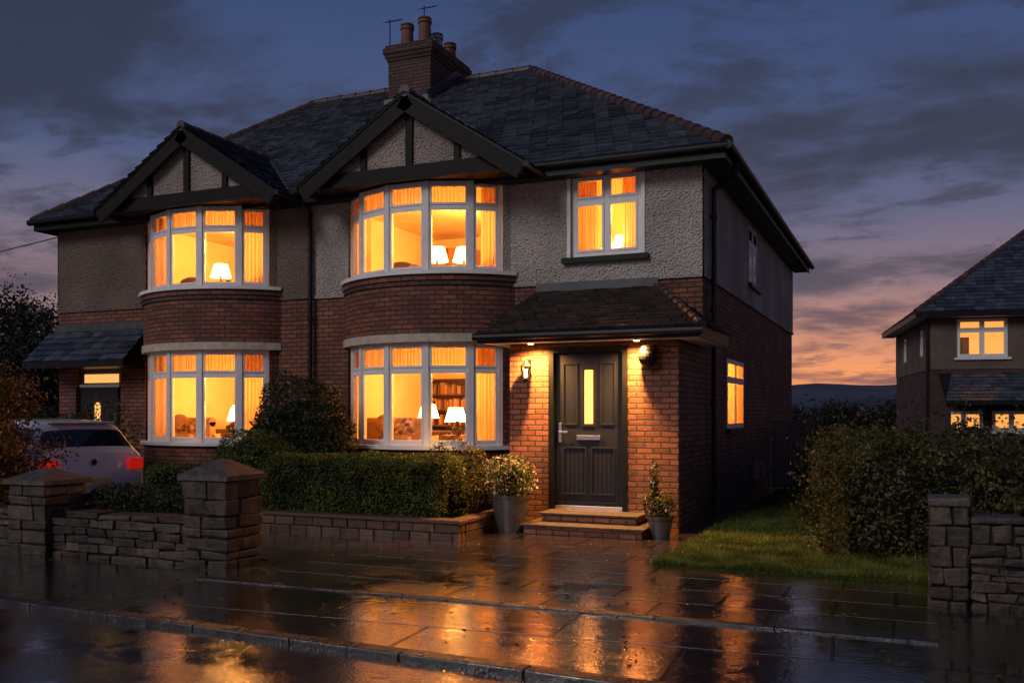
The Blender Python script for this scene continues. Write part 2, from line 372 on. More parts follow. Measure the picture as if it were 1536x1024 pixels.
def sheet(path, z0, z1, amp, k, m, n=60, ph=0):
    for i in range(n):
        def pt(j):
            t = j / n; p, nr = path(t); o = amp * math.sin(k * t + ph) + amp * .4 * math.sin(k * 2.3 * t + 1); return p + nr * o
        a, b = pt(i), pt(i + 1); curt.face([(a.x, a.y, z0), (b.x, b.y, z0), (b.x, b.y, z1), (a.x, a.y, z1)], m)
bars = [-47, -32.3, -10.8, 10.8, 32.3, 47]
for bi, (cx, right) in enumerate(bays):
    arc_solid(walls, cx, CY, 1.99, 0, 1.0, BRICK)
    arc_solid(trim, cx, CY, 2.07, 1.01, 1.07, WHITE, -52.5, 52.5, rin=1.5)
    arc_solid(trim, cx, CY, 2.03, 2.71, 2.84, STONE, -53, 53, rin=1.5)
    arc_solid(walls, cx, CY, 2.0, 2.84, 3.60, BRICK)
    arc_solid(walls, cx, CY, 2.025, 3.60, 3.675, BRICKD, rin=1.7)
    arc_solid(walls, cx, CY, 2.045, 3.675, 3.76, BRICK, rin=1.7)
    arc_solid(trim, cx, CY, 2.085, 3.77, 3.83, WHITE, -52.5, 52.5, rin=1.5)
    arc_solid(trim, cx, CY, 1.98, 5.26, 5.36, TIMBER, rin=1.5)
    for (z0, z1, mm) in ((1.07, 2.71, BRICK), (3.83, 5.26, RENDER if right else RENDERL)):
        up = z0 > 2
        for s in (-1, 1):
            arc_solid(walls, cx, CY, 1.965, z0, z1, mm, s * 47.3, s * 54, n=4, rin=1.7, caps=False)
        pts = [arc(cx, CY, RW, R(b)) for b in bars]
        for i in range(5):
            A, B = pts[i], pts[i + 1]; x = (B - A).normalized(); y = Vector((-x.y, x.x, 0))
            M = Matrix(((x.x, y.x, 0, A.x), (x.y, y.y, 0, A.y), (0, 0, 1, z0), (0, 0, 0, 1)))
            window_unit(frames, glass, M, (B - A).length, z1 - z0, 1, .43 if z0 < 2 else .40)
        for b in bars:
            th = R(b); c = arc(cx, CY, RW - .03, th)
            M = Matrix.Translation((c.x, c.y, 0)) @ Matrix.Rotation(th, 4, 'Z'); frames.box(-.045, .045, -.05, .05, z0, z1, WHITE, M)
        slab(inter, cx, CY, 1.88, z0 - .02, ROOM); slab(inter, cx, CY, 1.88, z1 + .005, ROOM)
        def ap(t, a0=-50, a1=50, r=1.80):
            th = R(a0 + (a1 - a0) * t); return arc(cx, CY, r, th), Vector((math.sin(th), -math.cos(th), 0))
        sheet(lambda t: ap(t), z1 - .40, z1 - .0, .016, 300, BLIND, n=420)
        cur = ((-49, -36), (36, 49)) if (right and not up) else ((-49, -31), (38, 49)) if right else ((-49, -38), (33, 49), (-30, -21))
        for (a0, a1) in cur:
            sheet(lambda t: ap(t, a0, a1, 1.76), z0, z1 - .05, .035, 2.6 * (a1 - a0), CURT, n=70)
        room(cx - 2.1, cx + 2.1, .02, 4.2, z0 - .75 if z0 < 2 else 3.5, z1 + .06)
        light('ceiling_light', (cx + .4, 1.5, z1 - .34), 350)
        inter.cyl((cx + .45, 1.6, z1 - .06), (cx + .45, 1.6, z1 - .02), .12, .16, 16, BULB)
        if z0 < 2:
            armchair(cx - .75, .35, .3, 1.15, .6, 1.12, SOFA); armchair(cx + .95, .9, .3, .75, .6, 1.2, FURN)
            inter.sphere((cx - .9, .2, 1.40), .19, SOFA, sc=(1.2, .5, .9)); inter.sphere((cx - .45, .22, 1.36), .17, BOOK, sc=(1.2, .5, .9))
            table_lamp(cx + .42, .25, 1.22, 1.0); light('table_lamp_light', (cx + .42, .25, 1.66), 70, r=.06)
            inter.box(cx + .2, cx + .65, .05, .45, .3, 1.22, FURN); table_lamp(cx - 1.15, 2.2, 1.25, 1.1)
            inter.box(cx - 1.7, cx - .6, 1.9, 2.4, .3, 1.25, FURN); bookcase(cx - 2.05, cx - 1.1, 4.1, .35, 2.3); bookcase(cx + .0, cx + .8, 4.1, .35, 2.0)
            inter.box(cx + .1, cx + .5, -.42, -.25, 1.06, 1.13, FURN); inter.box(cx - .4, cx - .12, -.42, -.3, 1.06, 1.2, SOFA); inter.sphere((cx - .6, -.35, 1.16), .1, FURN); inter.sphere((cx + .75, -.25, 1.14), .09, SOFA)
            for q in range(9): inter.sphere((cx - .25 + .15 * random.uniform(-1, 1), -.36, 1.25 + .14 * random.random()), .045, SOFA if q % 2 else FURN, 8, 5)
            for q in range(8): inter.sphere((cx + .75 + .12 * random.uniform(-1, 1), -.25, 1.24 + .18 * random.random()), .05, FURN, 8, 5)
        else:
            table_lamp(cx + .12, .15, 3.90, 1.0); table_lamp(cx + .52, .35, 3.90, 1.0); light('table_lamp_light', (cx + .3, .25, 4.36), 70, r=.06)
            inter.box(cx - .15, cx + 1.0, .0, .55, 3.5, 3.92, FURN); inter.box(cx - .9, cx - .3, .0, .3, 3.5, 4.0, FURN)
            inter.sphere((cx - .55, .1, 4.03), .16, FURN, sc=(1.7, .5, .8)); inter.box(cx + .95, cx + 1.2, .1, .3, 3.8, 4.15, FURN); inter.sphere((cx - .25, .05, 3.98), .12, SOFA, sc=(1.4, .6, .9))
            inter.box(cx - 1.9, cx - .9, 3.5, 4.1, 3.5, 5.0, SOFA); inter.box(cx - 1.41, cx - 1.39, 3.49, 3.5, 3.5, 5.0, FURN)
            for q in range(6): inter.box(cx - .15 + q * .12, cx - .08 + q * .12, -.1, -.04, 3.83, 3.9 + .12 * random.random(), FURN if q % 2 else SOFA)
        inter.box(cx - .9, cx - .2, 4.12, 4.18, z0 + .5, z0 + 1.1, FURN); inter.box(cx - .82, cx - .28, 4.10, 4.115, z0 + .58, z0 + 1.02, SOFA)
        inter.box(cx + 1.0, cx + 1.75, 4.12, 4.19, z0 - .7, z0 + 1.25, FURN)
# small front window
def T(x, y, z, rz=0): return Matrix.Translation((x, y, z)) @ Matrix.Rotation(rz, 4, 'Z')
window_unit(frames, glass, T(smallw[0], .03, smallw[2]), smallw[1] - smallw[0], smallw[3] - smallw[2], 2, .42, bar=.07)
for s in ((smallw[0] - .055, smallw[0], 4.0, 5.335), (smallw[1], smallw[1] + .055, 4.0, 5.335), (smallw[0], smallw[1], 5.28, 5.335)):
    trim.box(s[0], s[1], -.045, -.02, s[2], s[3], WHITE)
trim.box(smallw[0] - .12, smallw[1] + .12, -.12, 0.02, 3.9, 3.985, BLACK)
room(-2.45, -.2, .16, 2.6, 3.6, 5.38); light('bedroom_light', (-1.3, 1.2, 4.9), 170)
flat = lambda x0, x1, y: (lambda t: (Vector((x0 + (x1 - x0) * t, y, 0)), Vector((0, 1, 0))))
sheet(flat(-2.03, -1.68, .22), 3.9, 5.3, .03, 45, CURT); sheet(flat(-1.28, -.93, .22), 3.9, 5.3, .03, 38, CURT); sheet(flat(-2.03, -.93, .19), 4.86, 5.3, .012, 150, BLIND, n=150)
inter.box(-1.7, -1.2, .3, .5, 3.6, 4.12, FURN); table_lamp(-1.36, .42, 4.0, .8); table_lamp(-1.6, .45, 4.0, .6)
# side windows
window_unit(frames, glass, T(.0, sidew[0], sidew[2], R(90)), sidew[1] - sidew[0], sidew[3] - sidew[2], 2, .35, bar=.05, sash=.03, dp=.03)
trim.box(-.02, .08, sidew[0] - .08, sidew[1] + .08, sidew[2] - .07, sidew[2] - .003, BLACK)
room(-2.4, -.13, 1.4, 4.2, .3, 2.8, openx=True); light('kitchen_light', (-1.0, 2.7, 2.3), 240)
sheet(lambda t: (Vector((-.045, 1.96 + 1.68 * t, 0)), Vector((1, 0, 0))), 1.34, 2.49, .012, 90, CURT, n=150)  # full-width sheet added behind the glass to make the window look lit
window_unit(frames, glass, T(.0, sideu[0], sideu[2], R(90)), sideu[1] - sideu[0], sideu[3] - sideu[2], 2, .35, dp=.03)
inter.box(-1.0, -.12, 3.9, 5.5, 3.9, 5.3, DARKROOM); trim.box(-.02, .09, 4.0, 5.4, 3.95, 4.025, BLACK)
# left house entrance
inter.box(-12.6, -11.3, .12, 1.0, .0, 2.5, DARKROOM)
door2 = MB('side_front_door', house); door2.box(-12.5, -11.5, .07, .11, .1, 2.1, DOOR); door2.box(-12.5, -11.45, .05, .11, 2.1, 2.16, WHITE); door2.box(-12.4, -11.5, .08, .1, 2.19, 2.36, HALL)
door2.box(-12.1, -11.95, .055, .066, 1.3, 1.8, HALL); door2.build(bevel=.004)
# porch
PY = -1.55; dh = (-1.83, -.69, .26, 2.5)
wall(walls, lambda u, z, d: (u, PY + d, z), -2.42, 0, 0, 2.66, [dh], BRICK, rev=.1)
wall(walls, lambda u, z, d: (0 - d, u, z), PY, 0, 0, 2.66, [], BRICK); wall(walls, lambda u, z, d: (-2.42 + d, u, z), PY, 0, 0, 2.66, [], BRICK)
door = MB('front_door', house)
y0 = PY + .03
for a, b, c, d in ((-1.83, -1.755, .26, 2.5), (-.765, -.69, .26, 2.5), (-1.755, -.765, 2.42, 2.5)): door.box(a, b, y0 - .05, y0 + .07, c, d, BLACK)
door.box(-1.755, -.765, y0 - .01, y0 + .07, .26, .31, CHROME)
door.box(-1.75, -.77, y0 + .03, y0 + .08, .312, 2.415, DOOR)
def panel(a, b, c, d, t=.022):
    yy = (y0 + .014, y0 + .03)
    door.box(a, b, *yy, c, c + t, DOOR); door.box(a, b, *yy, d - t, d, DOOR); door.box(a, a + t, *yy, c + t, d - t, DOOR); door.box(b - t, b, *yy, c + t, d - t, DOOR)
panel(-1.64, -1.42, 1.42, 2.28); panel(-1.10, -.88, 1.42, 2.28); panel(-1.64, -1.29, .46, 1.12); panel(-1.23, -.88, .46, 1.12)
panel(-1.36, -1.16, 1.40, 2.22, .03)
for i in range(5): door.box(-1.60 + i * .062, -1.597 + i * .062 + .008, y0 + .026, y0 + .0305, .49, 1.09, BLACK); door.box(-1.20 + i * .062, -1.197 + i * .062 + .008, y0 + .026, y0 + .0305, .49, 1.09, BLACK)
door.box(-1.32, -1.20, y0 + .018, y0 + .029, 1.44, 2.18, HALL)
door.box(-1.43, -1.09, y0 + .0, y0 + .029, 1.22, 1.28, CHROME)
door.box(-1.70, -1.655, y0 + .015, y0 + .029, 1.18, 1.45, CHROME); door.box(-1.69, -1.55, y0 - .03, y0 - .01, 1.31, 1.335, CHROME); door.cyl((-1.68, y0 - .02, 1.32), (-1.68, y0 + .02, 1.32), .012, .012, 8, CHROME)
door.box(-1.75, -.77, y0 + .01, y0 + .029, .315, .36, BLACK)
door.build(bevel=.004)
steps = MB('door_steps', house)
for (a, b, c, d, e, f) in ((-1.88, -.28, -2.35, PY - .002, 0, .11), (-1.75, -.45, -2.02, PY - .004, .13, .23)): steps.box(a, b, c, d, e, f, BRICK)
steps.box(-1.92, -.24, -2.39, PY - .004, .11, .135, CAP); steps.box(-1.79, -.41, -2.05, PY - .006, .23, .258, CAP)
steps.build(bevel=.006)
# canopy
can = MB('porch_canopy', house)
EL, ER, TL, TR = (-2.75, -1.95, 2.70), (.38, -1.95, 2.70), (-2.6, 0, 3.50), (-.69, 0, 3.50)
can.face([EL, ER, TR, TL], UNDER); can.face([ER, (.38, 0, 2.70), TR], UNDER); can.face([EL, TL, (-2.75, 0, 2.7)], TIMBER)
Vv = Vector((0, 1.95, .8)); sl = Vv.length
tiles(can, EL, (1, 0, 0), Vv, sl, lambda v: (.15 * v / sl, 3.13 - 1.07 * v / sl), TILEB, tw=.2, ex=.16, th=.036)
V2 = Vector((-1.07, 0, .8)); s2 = V2.length
tiles(can, (.38, -1.95, 2.7), (0, 1, 0), V2, s2, lambda v: (1.95 * v / s2, 1.95), TILEB, tw=.2, ex=.16, th=.036)
caps(can, ER, TR, TILEB, .06, .25)
can.box(-2.75, .37, -1.95, -1.93, 2.55, 2.69, BLACK); can.box(.35, .37, -1.93, 0, 2.55, 2.69, BLACK); can.box(-2.75, -2.73, -1.93, 0, 2.55, 2.69, BLACK)
can.box(-2.72, .34, -1.925, -.002, 2.56, 2.575, WHITE)
can.cyl((-2.78, -2.0, 2.64), (.42, -2.0, 2.64), .055, .055, 10, BLACK)
can.box(-2.62, -.66, -.05, -.0, 3.46, 3.62, LEAD); can.build()
can2 = MB('side_canopy', house)
tiles(can2, (-13.25, -.62, 2.58), (1, 0, 0), (0, .62, .62), .87, lambda v: (0, 2.6), SLATE, tw=.25, ex=.17, th=.03)
can2.face([(-13.25, -.62, 2.575), (-10.65, -.62, 2.575), (-10.65, 0, 3.19), (-13.25, 0, 3.19)], UNDER); can2.face([(-13.25, -.62, 2.57), (-13.25, 0, 3.2), (-13.25, 0, 2.57)], TIMBER)
can2.box(-13.25, -10.65, -.66, -.62, 2.46, 2.58, BLACK); can2.box(-13.2, -10.7, -.62, -.002, 2.46, 2.48, BLACK); can2.box(-13.1, -10.6, -.03, 0, 3.18, 3.36, LEAD)
can2.build()
# lamps on the porch
pl = MB('porch_lights', house)
for x in (-2.0, -.50):
    pl.cyl((x, -1.80, 2.54), (x, -1.80, 2.562), .05, .05, 14, CHROME); pl.cyl((x, -1.80, 2.532), (x, -1.80, 2.541), .038, .038, 14, BULB)
    light('soffit_spot', (x, -1.82, 2.515), 640, (1, .44, .10), .03, typ='SPOT', rot=(R(6), 0, 0), size=R(155), blend=.9)
lx, ly = -2.12, PY - .14
pl.box(lx - .03, lx + .03, PY - .02, PY - .002, 2.12, 2.34, BLACK); pl.box(lx - .012, lx + .012, ly, PY - .02, 2.30, 2.322, BLACK)
pl.cyl((lx, ly, 2.08), (lx, ly, 2.20), .02, .026, 8, BULB); pl.cyl((lx, ly, 2.24), (lx, ly, 2.32), .085, .02, 6, BLACK); pl.cyl((lx, ly, 2.02), (lx, ly, 2.05), .03, .045, 6, BLACK)
for k in range(6):
    t = k * math.pi / 3; pl.cyl((lx + .043 * math.cos(t), ly + .043 * math.sin(t), 2.05), (lx + .07 * math.cos(t), ly + .07 * math.sin(t), 2.24), .007, .007, 5, BLACK)
pl.box(-.47, -.33, PY - .06, PY - .002, 2.30, 2.50, BLACK); pl.sphere((-.38, PY - .13, 2.33), .13, BLACK, 20, 12, (1, .9, 1.05)); pl.cyl((-.38, PY - .11, 2.42), (-.38, PY - .11, 2.47), .12, .09, 16, BLACK)
pl.build()
# roof
roof = MB('roof', house)
zE, zR = 5.40, 9.2
FL, FR, BR_, BL = (-13.24, -.42, zE), (.42, -.42, zE), (.42, DEP + .4, zE), (-13.24, DEP + .4, zE)
RR, RL = (-4.95, 5.5, zR), (-10.7, 5.5, zR)
for q in ([FL, FR, RR, RL], [FR, BR_, RR], [BR_, BL, RL, RR], [BL, FL, RL]): roof.face(q, UNDER)
Vf = Vector((0, 5.92, zR - zE)); vf = Vf.length
tiles(roof, FL, (1, 0, 0), Vf, vf, lambda v: (2.54 * v / vf, 13.66 - 5.37 * v / vf), SLATE, tw=.28, ex=.21, th=.04)
Vr = Vector((-5.37, 0, zR - zE)); vr = Vr.length; LL = DEP + .82
tiles(roof, FR, (0, 1, 0), Vr, vr, lambda v: (5.92 * v / vr, LL - (LL - 5.92) * v / vr), SLATE, tw=.28, ex=.21, th=.04)
caps(roof, FR, RR, RIDGE, .10, .3); caps(roof, RR, RL, RIDGE, .10, .4); caps(roof, RL, FL, RIDGE, .09, .35)
# eaves
eav = MB('eaves_and_gutters', house)
eav.box(-13.24, .40, -.40, -.37, 5.20, 5.40, BLACK); eav.box(.37, .40, -.37, DEP + .37, 5.20, 5.40, BLACK); eav.box(-13.24, -13.21, -.37, DEP, 5.2, 5.4, BLACK)
eav.box(-13.21, .37, -.37, -.028, 5.22, 5.24, BLACK); eav.box(.028, .37, -.028, DEP + .3, 5.22, 5.24, BLACK)
for a, b in ((-2.5, .45), (-7.0, -6.4), (-13.3, -10.9)): eav.cyl((a, -.46, 5.36), (b, -.46, 5.36), .06, .06, 12, BLACK)
eav.cyl((.46, -.5, 5.36), (.46, DEP + .45, 5.36), .06, .06, 12, BLACK)
pr = .038
def pipe(pts):
    for a, b in zip(pts, pts[1:]): eav.cyl(a, b, pr, pr, 10, BLACK); eav.sphere(b, pr * 1.15, BLACK, 8, 6)
pipe([(.46, .3, 5.30), (.40, .35, 5.12), (.09, .38, 4.95), (.09, .38, .05)])
for z in (4.5, 3.1, 1.7, .5): eav.cyl((.09, .38, z), (.09, .38, z + .07), .052, .052, 10, BLACK)
pipe([(PARTY, -.44, 5.3), (PARTY, -.1, 5.1), (PARTY, -.1, .1)])
for z in (4.4, 3.2, 2.0, 1.0): eav.cyl((PARTY, -.1, z), (PARTY, -.1, z + .07), .052, .052, 10, BLACK)
eav.build()
# bay gables
for cx in (-4.43, -8.9):
    g = MB('bay_gable', house); yf = -.86; zp = 6.58; sl_ = .645; hw = 2.02
    g.face([(cx - 1.75, yf, 5.40), (cx + 1.75, yf, 5.40), (cx, yf, 5.40 + 1.75 * sl_)], GABLE)
    g.box(cx - 1.82, cx + 1.82, yf - .05, yf - .002, 5.24, 5.47, TIMBER); g.box(cx - 1.80, cx + 1.62, yf, 0, 5.26, 5.29, TIMBER)
    g.box(cx - .06, cx + .06, yf - .045, yf - .003, 5.47, 6.42, TIMBER)
    for s in (-1, 1): g.box(cx + s * .84 - .05, cx + s * .84 + .05, yf - .045, yf - .003, 5.47, 5.88, TIMBER)
    for s in (-1, 1): g.box(cx + s * 1.78 - .02, cx + s * 1.78 + .02, yf, 0, 5.24, 5.40, TIMBER)
    ln = hw * math.hypot(1, sl_); ang = math.atan(sl_)
    for s in (-1, 1):
        M = Matrix.Translation((cx, 0, zp)) @ (Matrix.Rotation(ang, 4, 'Y') if s > 0 else Matrix.Rotation(-ang, 4, 'Y'))
        x0, x1 = (0, ln) if s > 0 else (-ln, 0)
        g.box(x0, x1, yf - .17, yf - .13, -.26, -.02, TIMBER, M); g.box(x0, x1, yf - .19, yf - .06, -.02, .015, BLACK, M); g.box(x0, x1, yf - .13, yf - .052, -.16, -.13, TIMBER, M)
        O = Vector((cx + s * hw, -1.06, zp - sl_ * hw)); V = Vector((-s * hw, 0, sl_ * hw)); vl = V.length
        yint = lambda v: -.42 + (zp - sl_ * hw * (1 - v / vl) - zE) / .642
        tiles(g, O, (0, 1, 0), V, vl, lambda v: (0, max(yint(v) + 1.06 + .1, .66)), SLATE, tw=.28, ex=.2, th=.036)
        g.face([tuple(O), (O.x, -.42, O.z), (cx, 1.42, zp), (cx, -1.06, zp)], UNDER)
        ev = O + Vector((s * .03, 0, -.03)); g.cyl(ev, ev + Vector((0, .66, 0)), .05, .05, 10, BLACK)
        g.cyl((cx + s * (zp - zE) / sl_, -.42, zE + .03), (cx, -.42 + (zp - zE) / .642, zp + .03), .035, .035, 6, LEAD)
    caps(g, (cx, -1.04, zp + .02), (cx, 1.4, zp + .02), RIDGE, .08, .35)
    g.build()
# chimney
ch = MB('chimney', house)
ch.box(-7.83, -6.78, 4.2, 6.0, 7.9, 9.35, BRICKD)
for i, (o, z0, z1) in enumerate(((.03, 9.35, 9.42), (.06, 9.42, 9.5), (.09, 9.5, 9.63), (.05, 9.63, 9.70))): ch.box(-7.83 - o, -6.78 + o, 4.2 - o, 6.0 + o, z0 + .001, z1, BRICKD)
ch.box(-7.9, -6.72, 4.12, 4.2, 8.25, 8.5, LEAD)
M = Matrix.Translation((-6.76, 4.2, 8.42)) @ Matrix.Rotation(math.atan(.642), 4, 'X'); ch.box(-.02, .02, -.1, 1.75, -.05, .2, LEAD, M)
for x, y, h, m in ((-7.55, 4.55, .55, TERRA), (-7.08, 4.5, .60, TERRA), (-7.05, 5.0, .42, METAL), (-7.02, 5.6, .42, TERRA)):
    ch.cyl((x, y, 9.68), (x, y, 9.76), .19, .16, 16, MORTAR); ch.cyl((x, y, 9.7), (x, y, 9.7 + h), .15, .125, 18, m); ch.cyl((x, y, 9.7 + h - .1), (x, y, 9.7 + h - .04), .155, .155, 18, m); ch.cyl((x, y, 9.7 + h - .01), (x, y, 9.7 + h + .02), .15, .14, 18, m)
ch.build()
ae = MB('aerials', house)
for (x, y, zb, zt) in ((-7.85, 4.3, 8.9, 10.35), (-7.15, 4.6, 9.7, 10.65)):
    ae.cyl((x, y, zb), (x, y, zt), .014, .012, 6, BLACK); ae.cyl((x - .12, y, zt - .06), (x + .25, y + .1, zt - .02), .008, .008, 5, BLACK)
    for k in range(5): c = Vector((x - .1 + .08 * k, y + .02 * k, zt - .055 + .01 * k)); ae.cyl(c - Vector((0.03, .1, .06)), c + Vector((0.03, .1, .06)), .006, .006, 4, BLACK)
ae.build()
walls.build(); frames.build(bevel=.004); glass.build(); trim.build(bevel=0); inter.build(); curt.build(); roof.build()

# ------------------------------------------------------------------ neighbouring house
nb = empty('detached_house', (3.49, 26.2, 0), R(8.2))
w = MB('walls', nb); W2, D2 = 9.5, 9.4
nwin = [(.95, 2.75, 3.75, 5.25), (.5, 1.9, .9, 1.68), (2.2, 4.2, .9, 1.68), (5.5, 7.3, 3.75, 5.25)]
NP = lambda u, z, d: (u, d, z)
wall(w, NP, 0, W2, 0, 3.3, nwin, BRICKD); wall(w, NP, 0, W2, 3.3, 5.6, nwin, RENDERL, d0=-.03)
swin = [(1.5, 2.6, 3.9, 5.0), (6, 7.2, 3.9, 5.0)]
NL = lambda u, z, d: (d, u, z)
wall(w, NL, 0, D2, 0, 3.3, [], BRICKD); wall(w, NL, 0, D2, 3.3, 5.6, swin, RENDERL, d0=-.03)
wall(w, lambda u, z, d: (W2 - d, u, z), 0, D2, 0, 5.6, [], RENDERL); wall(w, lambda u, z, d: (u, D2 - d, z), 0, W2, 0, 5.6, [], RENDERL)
w.build()
nf = MB('window_frames', nb); ng = MB('window_glass', nb); ni = MB('room_interiors', nb)
for h in nwin:
    window_unit(nf, ng, T(h[0], .03, h[2]), h[1] - h[0], h[3] - h[2], 2 if h[1] - h[0] < 1.9 else 3, .45, bar=.08, sash=.05, top=h[2] > 2)
    ni.face([(h[0] - .1, .5, h[2] - .1), (h[1] + .1, .5, h[2] - .1), (h[1] + .1, .5, h[3] + .1), (h[0] - .1, .5, h[3] + .1)], WARMW)
    nf.box(h[0] - .1, h[1] + .1, -.12, -.031, h[2] - .09, h[2] - .01, WHITE)
    nf.box(h[0] + .15, h[0] + .5, .3, .4, h[2], h[3] - .7, SOFA)
for h in swin:
    window_unit(nf, ng, T(.03, h[1], h[2], R(-90)), h[1] - h[0], h[3] - h[2], 2, .4, bar=.09, sash=.05); ni.box(.2, .3, h[0], h[1], h[2], h[3], DARKROOM)
nf.build(); ng.build(); ni.build()
nr = MB('roof', nb); o = .6; a, b, c, d = (-o, -o, 5.5), (W2 + o, -o, 5.5), (W2 + o, D2 + o, 5.5), (-o, D2 + o, 5.5); r1, r2 = (4.6, 4.7, 9.4), (5.2, 4.7, 9.4)
for q in ([a, b, r2, r1], [b, c, r2], [c, d, r1, r2], [d, a, r1]): nr.face(q, UNDER)
V = Vector((0, 5.3, 3.9)); vl = V.length
tiles(nr, a, (1, 0, 0), V, vl, lambda v: (5.2 * v / vl, W2 + 2 * o - 4.9 * v / vl), SLATE, tw=.35, ex=.28, th=.04)
V = Vector((5.2, 0, 3.9)); vl3 = V.length
tiles(nr, a, (0, 1, 0), V, vl3, lambda v: (5.3 * v / vl3, D2 + 2 * o - 5.3 * v / vl3), SLATE, tw=.35, ex=.28, th=.04)
caps(nr, a, r1, RIDGE, .12, .4); caps(nr, r1, r2, RIDGE, .12, .4); caps(nr, b, r2, RIDGE, .12, .4)
nr.box(-o, W2 + o, -o, -o + .04, 5.28, 5.5, BLACK); nr.box(-o, -o + .04, -o, D2 + o, 5.28, 5.499, BLACK); nr.box(-o + .04, W2 + o, -o + .04, -.031, 5.3, 5.33, WHITE); nr.box(-o + .04, -.031, -.03, D2 + o, 5.3, 5.33, WHITE)
nr.cyl((-.12, -.1, 5.3), (-.12, -.1, 0), .05, .05, 8, BLACK); nr.build()
nc = MB('canopy', nb)
tiles(nc, (.3, -1.5, 2.05), (1, 0, 0), (0, 1.5, 1.1), 1.86, lambda v: (.25 * v, 5.6), SLATE, tw=.3, ex=.22, th=.03)
nc.face([(.3, -1.5, 2.04), (5.9, -1.5, 2.04), (5.9, 0, 3.13), (.3, 0, 3.13)], UNDER); nc.box(.3, 5.9, -1.54, -1.5, 1.9, 2.06, BLACK); nc.box(.3, .5, -1.4, -1.2, 0, 1.9, BRICKD); nc.build()

# ------------------------------------------------------------------ ground surfaces
def sheet_obj(name, poly, z, m):
    b_ = MB(name); b_.face([(x, y, z) for x, y in poly], m); return b_.build()
GROUND = simple('ground_soil_grass', (.02, .024, .011), .9, nscale=3, var=.5, bump=.5, bdist=.03, spec=.1)
ASPH = wet_mat('wet_asphalt', (.007, .007, .008), (.018, .017, .016), None, .06, .15, 1.0, 48.0, bd=.0017)
FOOT = wet_mat('wet_footpath', (.012, .010, .009), (.034, .028, .023), (1.9, 1.5), .05, .14, 1.0, 44.0, rot=R(-3.5), bd=.0016)
DRIVE = wet_mat('wet_paving', (.030, .020, .014), (.080, .054, .036), (.9, .6), .05, .16, 1.0, 38.0, bd=.0022)
GRASSM = leaf_mat('grass_blades', (.055, .088, .014), (.175, .20, .034), .25)
sheet_obj('ground', [(-900, -60), (900, -60), (900, 1500), (-900, 1500)], -.12, GROUND)
sheet_obj('garden_soil', [(-30, -6.3), (30, -6.3), (30, 60), (-30, 60)], -.012, GROUND)
ky = lambda x: -8.35 - .055 * x
sheet_obj('driveway', [(-3.53, -6.56), (3.0, -6.56), (3.0, -4.1), (.36, -4.1), (.30, -.9), (.9, -.9), (.9, 7.1), (0, 7.1), (0, 0), (-2.4, 0), (-2.4, -3.2), (-5.4, -3.2), (-7.2, -3.2), (-14, -1.2), (-14, -5.3), (-4.1, -5.3), (-3.53, -5.5)], .0, DRIVE)
sheet_obj('footpath', [(-40, ky(-40) + .13), (40, ky(40) + .13), (40, -5.0), (3.0, -5.0), (3.0, -6.55), (-3.5, -6.55), (-3.5, -6.15), (-40, -6.15)], -.008, FOOT)
sheet_obj('road', [(-60, ky(-60)), (60, ky(60)), (60, -30), (-60, -30)], -.045, ASPH)
EDG = wet_mat('wet_edging', (.008, .007, .006), (.024, .020, .017), None, .15, .4, 1.0, 60.0, bd=.005, coat=.12)
ed = MB('path_edging')
x = -3.5
while x < 3.0: ed.box(x, min(x + .9, 3) - .008, -6.66, -6.56, -.05, .005 + random.uniform(-.003, .003), EDG, jit=.002); x += .9
ed.build(bevel=.003)
kb = MB('kerb'); x = -25
while x < 25:
    M = Matrix.Translation((x, ky(x), 0)) @ Matrix.Rotation(math.atan(-.055), 4, 'Z'); kb.box(0, .908, 0, .14, -.15, random.uniform(-.004, .0), EDG, M); x += .915
kb.build(bevel=.010)

# ------------------------------------------------------------------ stone walls
def stones(mb, x0, x1, y0, y1, z0, z1, m, row=(.06, .16), wid=(.12, .36), prot=.03, jit=.014):
    mb.box(x0 + .02, x1 - .02, y0 + .02, y1 - .02, z0, z1 - .01, MORTAR)
    z = z0
    while z < z1 - .03:
        h = min(random.uniform(*row), z1 - z)
        if z1 - z - h < .05: h = z1 - z
        x = x0
        while x < x1 - .02:
            wd = min(random.uniform(*wid), x1 - x)
            if x1 - x - wd < .08: wd = x1 - x
            ym = (y0 + y1) / 2
            parts = [(z, z + h)] if (h < .12 or wd < .2 or random.random() < .5) else [(z, z + h * .5), (z + h * .5, z + h)]
            for (za, zb_) in parts:
                mb.box(x + .005, x + wd - .005, y0 - random.uniform(0, prot), ym - .01, za + .005, zb_ - .005, m, jit=jit)
                mb.box(x + .005, x + wd - .005, ym + .01, y1 + random.uniform(0, prot), za + .005, zb_ - .005, m, jit=jit)
            x += wd
        z += h
